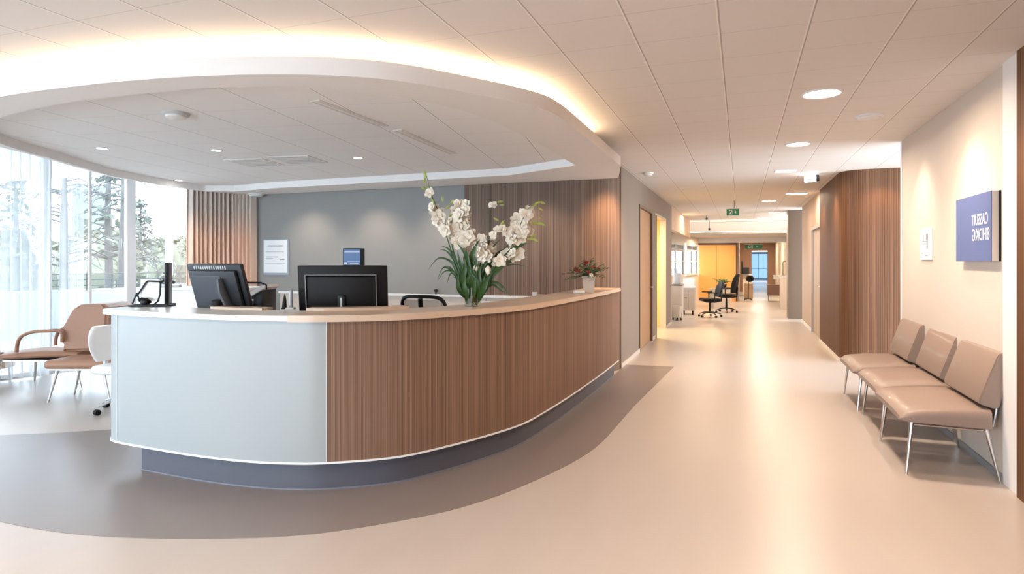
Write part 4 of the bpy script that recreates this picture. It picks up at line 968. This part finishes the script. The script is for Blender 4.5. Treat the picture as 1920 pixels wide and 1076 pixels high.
# ================================================================== office chairs
def office_chair(name, label, loc, rz, m_seat, m_frame, back='mesh', hs=.47, backh=.52, arms=True, grp=None, sc=1.0):
    t = thing(name, label, 'office chair', loc, rz, grp)
    b = B(); b.box((-.25, -.24, hs-.04), (.25, .24, hs+.05), .045, 4); b.build('seat', m_seat, t, smooth=True, angle=60)
    if back == 'mesh':
        def P(x, z): return Vector((x, .25+.10*(z-hs)/backh+.05*(x/.24)**2*-1, z))
        loop = [P(-.18, hs+.12), P(-.235, hs+.3), P(-.24, hs+backh*.8), P(-.20, hs+backh), P(0, hs+backh+.02), P(.20, hs+backh), P(.24, hs+backh*.8), P(.235, hs+.3), P(.18, hs+.12), P(-.18, hs+.12)]
        b = B(); b.tube(spline(loop, 4), .017, 8, cap=False); b.tube([P(0, hs+.1), P(0, hs+backh)], .022, 8); b.tube([P(-.2, hs+backh*.55), P(.2, hs+backh*.55)], .018, 8); b.build('back_frame', m_frame, t, smooth=True)
        b = B(); rows = [[P(-.22+.44*j/8, hs+.13+(backh-.14)*i/6) for j in range(9)] for i in range(7)]; b.grid(rows); b.build('back_mesh', sheer_mat('chair_mesh', (.05, .045, .045), .45) if 'chair_mesh' not in MATS else MATS['chair_mesh'], t, smooth=True, recalc=False)
    else:
        b = B(); rows = []
        n = 15
        V = []
        for i in range(9):
            u = i/8; z = hs+.08+backh*u; hw = (.19+.07*math.sin(PI*min(1, u*1.1)))*(1 if u < .85 else 1-.35*((u-.85)/.15)); th = .035
            ring = []
            for j in range(16):
                a = 2*PI*j/16; x = hw*math.copysign(abs(math.cos(a))**.6, math.cos(a)); y = th*math.copysign(abs(math.sin(a))**.8, math.sin(a))
                ring.append(b.bm.verts.new((x, .25+.09*u-.07*(x/.25)**2+y, z)))
            V.append(ring)
        for i in range(8):
            for j in range(16): b.bm.faces.new((V[i][j], V[i][(j+1) % 16], V[i+1][(j+1) % 16], V[i+1][j]))
        b.bm.faces.new(V[0][::-1]); b.bm.faces.new(V[-1]); b.build('backrest', m_seat, t, smooth=True, angle=60)
    b = B(); b.tube([(0, .12, hs-.06), (0, .30, hs-.03), (0, .32, hs+.25)], .022, 8); b.build('back_support', m_frame, t, smooth=True)
    if arms:
        for s in (-1, 1):
            b = B(); b.tube([(s*.22, .05, hs-.03), (s*.30, .05, hs+.02), (s*.30, .05, hs+.19)], .016, 8); b.box((s*.30-.035, -.14, hs+.19), (s*.30+.035, .14, hs+.22), .012, 2); b.build('armrest', m_frame, t, smooth=True)
    b = B(); b.tube([(0, 0, .10), (0, 0, hs-.04)], [.032, .022], 12); b.build('column', m_frame, t, smooth=True)
    b = B(); b.box((-.1, -.12, hs-.07), (.1, .12, hs-.04), .01); b.build('tilt_plate', m_frame, t)
    for k in range(5):
        a = 2*PI*k/5+.3; d = Vector((math.cos(a), math.sin(a), 0))
        b = B(); b.tube([d*.02+Vector((0, 0, .13)), d*.16+Vector((0, 0, .12)), d*.30+Vector((0, 0, .075))], [.028, .022, .014], 8, flat=.7); leg = b.build('base_leg', m_frame, t, smooth=True)
        b = B(); s = Vector((-d.y, d.x, 0)); c = d*.30+Vector((0, 0, .028))
        b.tube([c-s*.025, c-s*.006], .028, 12); b.tube([c+s*.006, c+s*.025], .028, 12); b.build('caster', M_black, leg, smooth=True)
    return t
p = pd(868, 6.1, 0)
oc = office_chair('office_chair', 'black mesh-back office chair behind desk left of the vase', (p.x, p.y, 0), YAW+2.7, M_black, M_black, hs=.50, backh=.66, arms=False)
p = pd(826, 6.0, 0); oc.location = (p.x, p.y, 0)
b = B(); b.tube([(0, 0, 0), (0, 0, .03)], .012, 8); b.lathe([(.02, .03), (.032, .045), (.032, .06), (.015, .075)], 14); q = wallpt(817, 557, YB-.04); o = b.build('webcam', M_dark, smooth=True); o.location = (q.x, YB-.035, 1.02); tag(o, 'tiny dark webcam on the dado ledge above the mesh chair', 'webcam')
p = pd(243, 6.35, 0)
office_chair('office_chair', 'white swivel chair mostly hidden behind the left desk end', (p.x, p.y, 0), YAW+PI/2-.25, M_white, M_lgrey, back='pad', hs=.42, backh=.34, arms=False)
p = pd(1331, 16.9, 0)
office_chair('office_chair', 'black office chair in front of the orange wall, nearer of two', (p.x, p.y, 0), YAW+.35-PI/2-.4, M_black, M_black, back='pad', hs=.46, backh=.42)
p = pd(1362, 18.4, 0)
office_chair('office_chair', 'black high-back office chair right of the nearer black one', (p.x, p.y, 0), YAW-PI/2-.6, M_black, M_black, back='pad', hs=.50, backh=.56)

# ================================================================== lounge furniture by the window
p = pd(100, 7.6, 0)
t = thing('lounge_chair', 'tan leather lounge armchair with curved arm by the window', 'armchair', (p.x, p.y, 0), YAW)
# local x to the right in the photo, chair faces -x, y depth
b = B()
secs = [(-.47, .355, .39), (-.43, .335, .415), (-.2, .345, .435), (.1, .36, .45), (.4, .365, .45), (.5, .37, .44)]
V = []
for x, zb, zt in secs:
    V.append([b.bm.verts.new((x, y, z)) for y, z in ((-.30, zb+.02), (-.32, (zb+zt)/2), (-.30, zt-.012), (-.2, zt), (0, zt+.006), (.2, zt), (.30, zt-.012), (.32, (zb+zt)/2), (.30, zb+.02), (0, zb))])
for i in range(len(V)-1):
    for j in range(10): b.bm.faces.new((V[i][j], V[i][(j+1) % 10], V[i+1][(j+1) % 10], V[i+1][j]))
b.bm.faces.new(V[0]); b.bm.faces.new(V[-1][::-1]); b.build('seat', M_brown, t, smooth=True, angle=60)
b = B(); out = spline([(.31, .44, 0), (.325, .56, 0), (.29, .68, 0), (.35, .79, 0), (.43, .93, 0), (.50, .99, 0), (.62, 1.0, 0), (.78, 1.0, 0)], 4)
b.prism([(q.x, q.y) for q in out]+[(.84, .96), (.80, .46)], -.27, .27, Matrix.Rotation(PI/2, 4, 'X'))
bmesh.ops.bevel(b.bm, geom=[e for e in b.bm.edges if abs(e.verts[0].co.y-e.verts[1].co.y) < .01], offset=.03, segments=3, affect='EDGES')
b.build('backrest', M_brown, t, smooth=True, angle=50)
for s in (-1, 1):
    b = B(); y = s*.31; b.tube(spline([(-.20, y, .44), (-.19, y, .54), (-.14, y, .63), (.0, y, .68), (.18, y, .69), (.28, y, .695), (.33, y, .66), (.33, y, .56)], 5), .025, 10, flat=.75); b.build('arm', M_brown, t, smooth=True)
b = B(); b.box((-.42, -.28, .325), (.5, .28, .345)); b.build('frame', M_steel, t)
for x, fx in ((-.42, -.455), (.45, .55)):
    for s in (-1, 1):
        b = B(); b.tube([(x+.12, s*.2, .335), (x, s*.28, .335), (fx, s*.30, 0)], [.018, .020, .011], 8); b.build('leg', M_steel, t, smooth=True)
p = pd(172, 6.85, 0)
t = thing('footstool', 'tan leather footstool in front of the lounge chair', 'footstool', (p.x, p.y, 0), YAW)
b = B(); b.box((-.36, -.25, .36), (.36, .25, .45), .042, 4); b.build('cushion', M_brown, t, smooth=True, angle=60)
b = B(); b.box((-.32, -.22, .345), (.32, .22, .36)); b.build('frame', M_steel, t)
for sx in (-1, 1):
    for sy in (-1, 1):
        b = B(); b.tube([(sx*.24, sy*.18, .35), (sx*.33, sy*.2, 0)], [.018, .009], 8); b.build('leg', M_steel, t, smooth=True)
p = pd(-12, 7.9, 0)
t = thing('round_stool', 'round low stool with tan seat and cream side at left edge', 'stool', (p.x, p.y, .0))
b = B(); b.lathe([(.20, .16), (.215, .17), (.22, .30), (.22, .315)], 32); b.build('drum', mat('peach_fabric', (.55, .36, .24), .7), t, smooth=True)
b = B(); b.lathe([(.215, .316), (.23, .335), (.225, .355), (.2, .365), (.001, .37)], 32); b.build('cushion', M_brown, t, smooth=True)
b = B()
for k in range(4): 
    a = PI/4+k*PI/2; b.tube([(.15*math.cos(a), .15*math.sin(a), .17), (.17*math.cos(a), .17*math.sin(a), 0)], .012, 8)
b.build('feet', M_steel, t)

# ================================================================== curtains
def curtain(name, label, cat, path, z0, z1, m, amp, wl, group=None, seed=1, rows_n=10, flare=0.0):
    r = random.Random(seed); P = [Vector((*p, 0)) for p in path]; Ls = [0]
    for i in range(len(P)-1): Ls.append(Ls[-1]+(P[i+1]-P[i]).length)
    tot = Ls[-1]; n = int(tot/wl*10); ph = [r.uniform(.75, 1.3) for _ in range(int(tot/wl)+3)]
    def pos(s):
        for i in range(len(P)-1):
            if s <= Ls[i+1]+1e-6:
                t = (s-Ls[i])/(Ls[i+1]-Ls[i]); d = (P[i+1]-P[i]).normalized(); return P[i].lerp(P[i+1], t), Vector((-d.y, d.x, 0))
    rows = []
    for k in range(rows_n+1):
        v = k/rows_n; z = z1+(z0-z1)*v; row = []
        for j in range(n+1):
            s = tot*j/n; p, nn = pos(s); i = int(s/wl); A = amp*ph[i]*(1+.25*v+flare*v)
            o = A*math.sin(2*PI*s/wl+.5*math.sin(3*v+i))
            row.append(p+nn*o+Vector((0, 0, z)))
        rows.append(row)
    b = B(); b.grid(rows); t = thing(name, label, cat, (0, 0, 0), 0, group)
    o = b.build('fabric', m, t, smooth=True, recalc=False, angle=80)
    if m is M_curtain:
        md = o.modifiers.new('thick', 'SOLIDIFY'); md.thickness = .004
    b = B(); b.tube([tuple(p+Vector((0, 0, z1+.02))) for p in P], .012, 8); b.build('rail', M_lgrey, t)
    return t
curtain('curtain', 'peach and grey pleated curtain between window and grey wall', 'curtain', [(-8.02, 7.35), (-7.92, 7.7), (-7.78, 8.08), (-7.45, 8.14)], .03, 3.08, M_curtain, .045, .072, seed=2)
sp_ = spline([(-8.98, 3.2, 0), (-8.8, 4.4, 0), (-8.68, 5.0, 0), (-8.6, 5.5, 0), (-8.5, 5.95, 0), (-8.40, 6.35, 0)], 6)
pts = [tuple(q)[:2] for q in sp_]
curtain('sheer_curtain', 'white sheer curtain at the left edge of the windows', 'curtain', pts[:14], .03, 3.12, M_sheer, .03, .16, seed=4)
curtain('sheer_curtain', 'densely gathered white sheer curtain behind the tan lounge chair', 'curtain', [(-8.62, 5.12), (-8.52, 5.62)], .03, 3.12, M_sheer, .07, .10, seed=5)
curtain('sheer_curtain', 'narrow white sheer curtain strip left of the uncovered windows', 'curtain', [(-8.46, 5.72), (-8.40, 5.98)], .03, 3.12, M_sheer, .04, .10, seed=6)

# ================================================================== outside the windows
b = B(); b.box((-140, -60, -.4), (-9.5, 160, -.12)); b.build('ground', mat('snowy_ground', (.32, .33, .34), .9), kind=S)
b = B(); b.ribbon([(-13.2, 1), (-13.0, 8), (-12.2, 13), (-9, 19)], -.12, .92, .15); tag(b.build('terrace_wall', mat('white_render', (.28, .30, .31), .8)), 'low white terrace wall outside the windows', 'wall')
t = thing('terrace_railing', 'thin grey railing on the white terrace wall outside', 'railing')
b = B()
for z in (1.0, 1.12, 1.24): b.tube([(-13.2, 1, z), (-13.0, 8, z), (-12.2, 13, z), (-9, 19, z)], .012, 6)
M_rail = mat('railing_paint', (.04, .045, .05), .6)
b.build('rails', M_rail, t)
b = B()
for k in range(26):
    y = 1.2+k*.5; x = -13.2+.2*min(1, (y-1)/7)+max(0, (y-8)/5)*.8; b.tube([(x, y, .9), (x, y, 1.26)], .012, 6)
b.build('posts', M_rail, t)
M_bark = mat('pale_bark', (.06, .058, .056), .9); M_far = mat('hazy_needles', (.085, .098, .08), .9, var=.3, scale=3); M_hedge = mat('olive_hedge', (.13, .135, .10), .9, var=.3, scale=2)
def pine(label, px, d, h, seed, m=M_far, bare=False):
    r = random.Random(seed); p = pd(px, d, -.15); t = thing('pine_tree', label, 'tree', tuple(p))
    b = B(); b.tube([(0, 0, 0), (r.uniform(-.1, .1), 0, h*.5), (r.uniform(-.15, .15), 0, h)], [.16, .11, .03], 8); b.build('trunk', M_bark, t, smooth=True)
    b = B()
    for k in range(34 if bare else 46):
        z = h*r.uniform(.22, .97); a = r.uniform(0, 2*PI); ln = (h-z)*.22*r.uniform(.6, 1.2)+.5; dx, dy = math.cos(a)*ln, math.sin(a)*ln
        b.tube([(0, 0, z), (dx*.5, dy*.5, z+.12*ln), (dx, dy, z-.12*ln), (dx*1.12, dy*1.12, z-.35*ln)], [.035, .025, .014, .006], 4)
    b.build('branches', M_bark, t)
    if not bare:
        b = B()
        for k in range(240):
            z = h*r.uniform(.3, 1.0); a = r.uniform(0, 2*PI); ln = ((h-z)*.24+.35)*r.uniform(.2, 1); c = Vector((math.cos(a)*ln, math.sin(a)*ln, z-.1*ln)); s = r.uniform(.12, .3)
            q = Vector((r.uniform(-1, 1), r.uniform(-1, 1), r.uniform(-.6, .6))).normalized()*s; w = q.orthogonal().normalized()*s*.4
            b.bm.faces.new([b.bm.verts.new(v) for v in (c-w, c+q, c+w, c-q*.6-Vector((0, 0, s*.5)))])
        b.build('needles', m, t, recalc=False)
pine('tall pine tree outside, nearest to the white window post', 205, 24, 7.5, 1)
pine('bare tree outside just left of white window post', 228, 21, 6.2, 2, bare=True)
pine('bare tree outside seen through the strip between the sheer curtains', 122, 20, 5.8, 3, bare=True)
pine('pine tree outside seen through the leftmost sheer curtain', 32, 26, 5.6, 4)
pine('distant pine outside at the left of the big clear window', 262, 34, 5.0, 5)
for i, (px, d, w, h, lab) in enumerate(((195, 27, 4.2, 2.9, 'olive hedge mass outside left of the window post'), (285, 45, 4, 3.2, 'pale hedge outside in the big clear window, left part'), (338, 48, 3.4, 3.4, 'pale hedge outside in the big clear window, right part'), (12, 30, 3.4, 3.0, 'grey bush outside at the left edge'), (120, 34, 3, 2.6, 'hazy bush outside between the sheer curtains'))):
    p = pd(px, d, -.15); t = thing('hedge', lab, 'hedge', tuple(p)); r = random.Random(20+i); b = B()
    for k in range(900):
        a, e = r.uniform(0, 2*PI), r.uniform(0, 1); R = w/2*(1-e*e*.45)*r.uniform(.75, 1); c = Vector((R*math.cos(a), R*math.sin(a)*.6, h*e+.1)); s = r.uniform(.12, .26)
        q = Vector((r.uniform(-1, 1), r.uniform(-1, 1), r.uniform(-1, 1))).normalized()*s; o_ = q.orthogonal().normalized()*s*.6
        b.bm.faces.new([b.bm.verts.new(v) for v in (c-q, c+o_, c+q, c-o_)])
    b.build('leaves', M_hedge, t, recalc=False)
    b = B(); b.lathe([(w*.34, 0), (w*.4, h*.4), (w*.25, h*.85), (.1, h*.95)], 12); b.build('branches', M_hedge, t)
p = pd(168, 80, -.2); t = thing('distant_tower', 'hazy grey tower block far outside', 'building', tuple(p), .3); b = B(); b.box((-1.2, -1.5, 0), (1.4, 1.5, 11.5)); b.build('walls', mat('hazy_concrete', (.11, .12, .125), .9), t)
b = B()
for k in range(9): b.box((-1.0, -1.53, 1+k*1.15), (1.2, -1.5, 1.5+k*1.15))
b.build('windows', mat('hazy_windows', (.08, .09, .10), .5), t)

# ================================================================== the far nurses' station and corridor
def cab(name, label, cat, px0, px1, d, ztop, depth, m, mtop=None, z0=0.0, topover=.02, yaw=YAW, door=False):
    a, c = pd(px0, d, 0), pd(px1, d, 0); w = (c-a).length; mid = (a+c)/2; t = thing(name, label, cat, (mid.x, mid.y, 0), yaw)
    b = B(); b.box((-w/2, 0, z0), (w/2, depth, ztop-.03)); b.build('body', m, t)
    b = B(); b.box((-w/2-topover, -topover, ztop-.03), (w/2+topover, depth, ztop)); b.build('top', mtop or m, t)
    if door:
        b = B(); b.box((-.004, -.004, .12), (.004, 0, ztop-.08)); b.box((-w*.3, -.012, ztop*.6), (-w*.1, 0, ztop*.6+.02)); b.build('door_edge', M_browntrim, t)
    return t
cab('storage_cabinet', 'cream cabinet at the station entrance beside the grey wall end', 'cabinet', 1260, 1278, 16.2, .90, .5, M_cream, M_browntrim, yaw=0)
t = cab('trolley', 'cream wheeled trolley with papers behind the cream cabinet', 'trolley', 1279, 1302, 17.6, .78, .5, M_cream, M_paper, z0=.12, yaw=0, door=True)
for x in (-.12, .12):
    b = B(); b.tube([(x-.02, .05, .06), (x+.02, .05, .06)], .06, 12); b.tube([(x, .05, .06), (x, .05, .13)], .012, 6); b.build('caster', M_black, t, smooth=True)
p = pd(1268, 16.3, .90); t = thing('desk_printer', 'pale machine standing on the cream station cabinet', 'printer', (p.x, p.y+.1, .90)); b = B(); b.box((-.08, 0, 0), (.1, .25, .30), .02); b.build('body', M_lgrey, t, smooth=True)
b = B(); b.tube([(-.02, .02, .3), (-.04, .0, .5), (0, 0, .56)], .012, 6); b.build('arm', M_grey, t)
p = pd(1290, 17.8, .78); b = B(); b.box((-.14, 0, 0), (.16, .25, .22), .02); o = b.build('storage_box', M_paper, smooth=True); o.location = (p.x, p.y+.05, .78); tag(o, 'cream box standing on the wheeled trolley', 'box')
p = pd(1266, 15.9, 0); t = thing('waste_bin', 'small beige waste bin on wheels at the grey wall end', 'bin', (p.x+.04, p.y+.08, 0)); b = B(); b.lathe([(.09, .07), (.12, .36), (.115, .37)], 16); b.build('bucket', M_cream, t, smooth=True)
for k in range(4):
    a = k*PI/2; b = B(); c = Vector((.1*math.cos(a), .1*math.sin(a), .03)); b.tube([c-Vector((.012, 0, 0)), c+Vector((.012, 0, 0))], .03, 10); b.tube([c, c+Vector((-.03*math.cos(a), -.03*math.sin(a), .06))], .008, 6); b.build('caster', M_black, t, smooth=True)
# low dark table with plant behind the chairs
cab('side_table', 'low cream table behind the two black office chairs', 'table', 1338, 1372, 20.0, .62, .4, M_cream, yaw=YAW)
p = pd(1355, 20.25, .62); t = thing('green_plant', 'green leafy plant on the low cream table before the orange wall', 'plant', (p.x, p.y, .62))
b = B(); b.lathe([(.10, 0), (.13, .14), (.12, .15)], 16); b.build('pot', M_dark, t, smooth=True)
b = B(); r4 = random.Random(9)
for k in range(40):
    a = r4.uniform(0, 2*PI); ln = r4.uniform(.12, .36); petal(b, Vector((0, 0, .14)), Vector((math.cos(a), math.sin(a), r4.uniform(.1, .6))).normalized(), Vector((0, 0, 1)), ln, .09, .2)
b.build('foliage', mat('pale_leaf_green', (.16, .27, .08), .5, var=.3), t, recalc=False)
# far counter, stand, bench
t = cab('reception_counter', 'cream counter far down the corridor at the opening', 'counter', 1393, 1409, 26.8, .95, .8, M_cream, M_paper, z0=.02, yaw=0)
p = pd(1399, 26.6, .95); b = B(); b.box((-.15, 0, 0), (.12, .2, .3), .02); b.box((-.2, .05, .0), (-.12, .15, .55)); o = b.build('desk_screen', M_dark); o.location = (p.x, p.y, .95); tag(o, 'dark screen on the far cream counter', 'screen')
p = pd(1403, 24.0, 0); t = thing('coat_stand', 'black wheeled pole stand beside the orange wall end', 'stand', tuple(p))
b = B(); b.tube([(0, 0, .05), (0, 0, .98)], .018, 8); b.build('pole', M_black, t); b = B(); b.lathe([(.02, .7), (.13, .76), (.16, .86), (.1, .95), (.02, .97)], 14, (.06, 0, 0)); b.build('black_bag', M_black, t, smooth=True)
for k in range(4):
    a = PI/4+k*PI/2; b = B(); b.tube([(0, 0, .07), (.19*math.cos(a), .19*math.sin(a), .045)], .014, 6); b.tube([(.19*math.cos(a)-.012, .19*math.sin(a), .03), (.19*math.cos(a)+.012, .19*math.sin(a), .03)], .03, 10); b.build('foot', M_black, t, smooth=True)
cab('filing_box', 'light brown pedestal cabinet right of the black pole stand', 'cabinet', 1403, 1412, 25.0, .62, .4, M_peach, z0=.0)
t = cab('bench', 'brown padded bench against the right far wall', 'bench', 1440, 1464, 23.5, .62, .45, mat('brown_bench', (.22, .13, .10), .6), z0=.22, yaw=0)
for x in (-.2, .2):
    b = B(); b.tube([(x, .05, 0), (x, .05, .23)], .015, 6); b.build('leg', M_black, t)
t = cab('high_table', 'pale high table on a post at the right of far corridor', 'table', 1452, 1476, 20.8, 1.04, .3, M_cream, M_paper, z0=.9, yaw=0)
b = B(); b.tube([(.05, .15, 0), (.05, .15, .9)], .03, 8); b.build('post', M_steel, t)
cab('tall_cabinet', 'cream cupboard beside the taupe pillar in the far corridor', 'cabinet', 1464, 1478, 19.6, 1.02, .5, M_cream, yaw=0)
p = pd(1468, 20.9, 1.04); t = thing('desk_lamp', 'thin dark reading lamp on the pale high table', 'lamp', tuple(p)); b = B(); b.tube([(0, 0, .01), (0, 0, .45), (.08, 0, .46)], .014, 6); b.build('arm', M_dkwood, t); b = B(); b.lathe([(.06, 0), (.06, .012)], 12); b.build('base', M_dkwood, t)
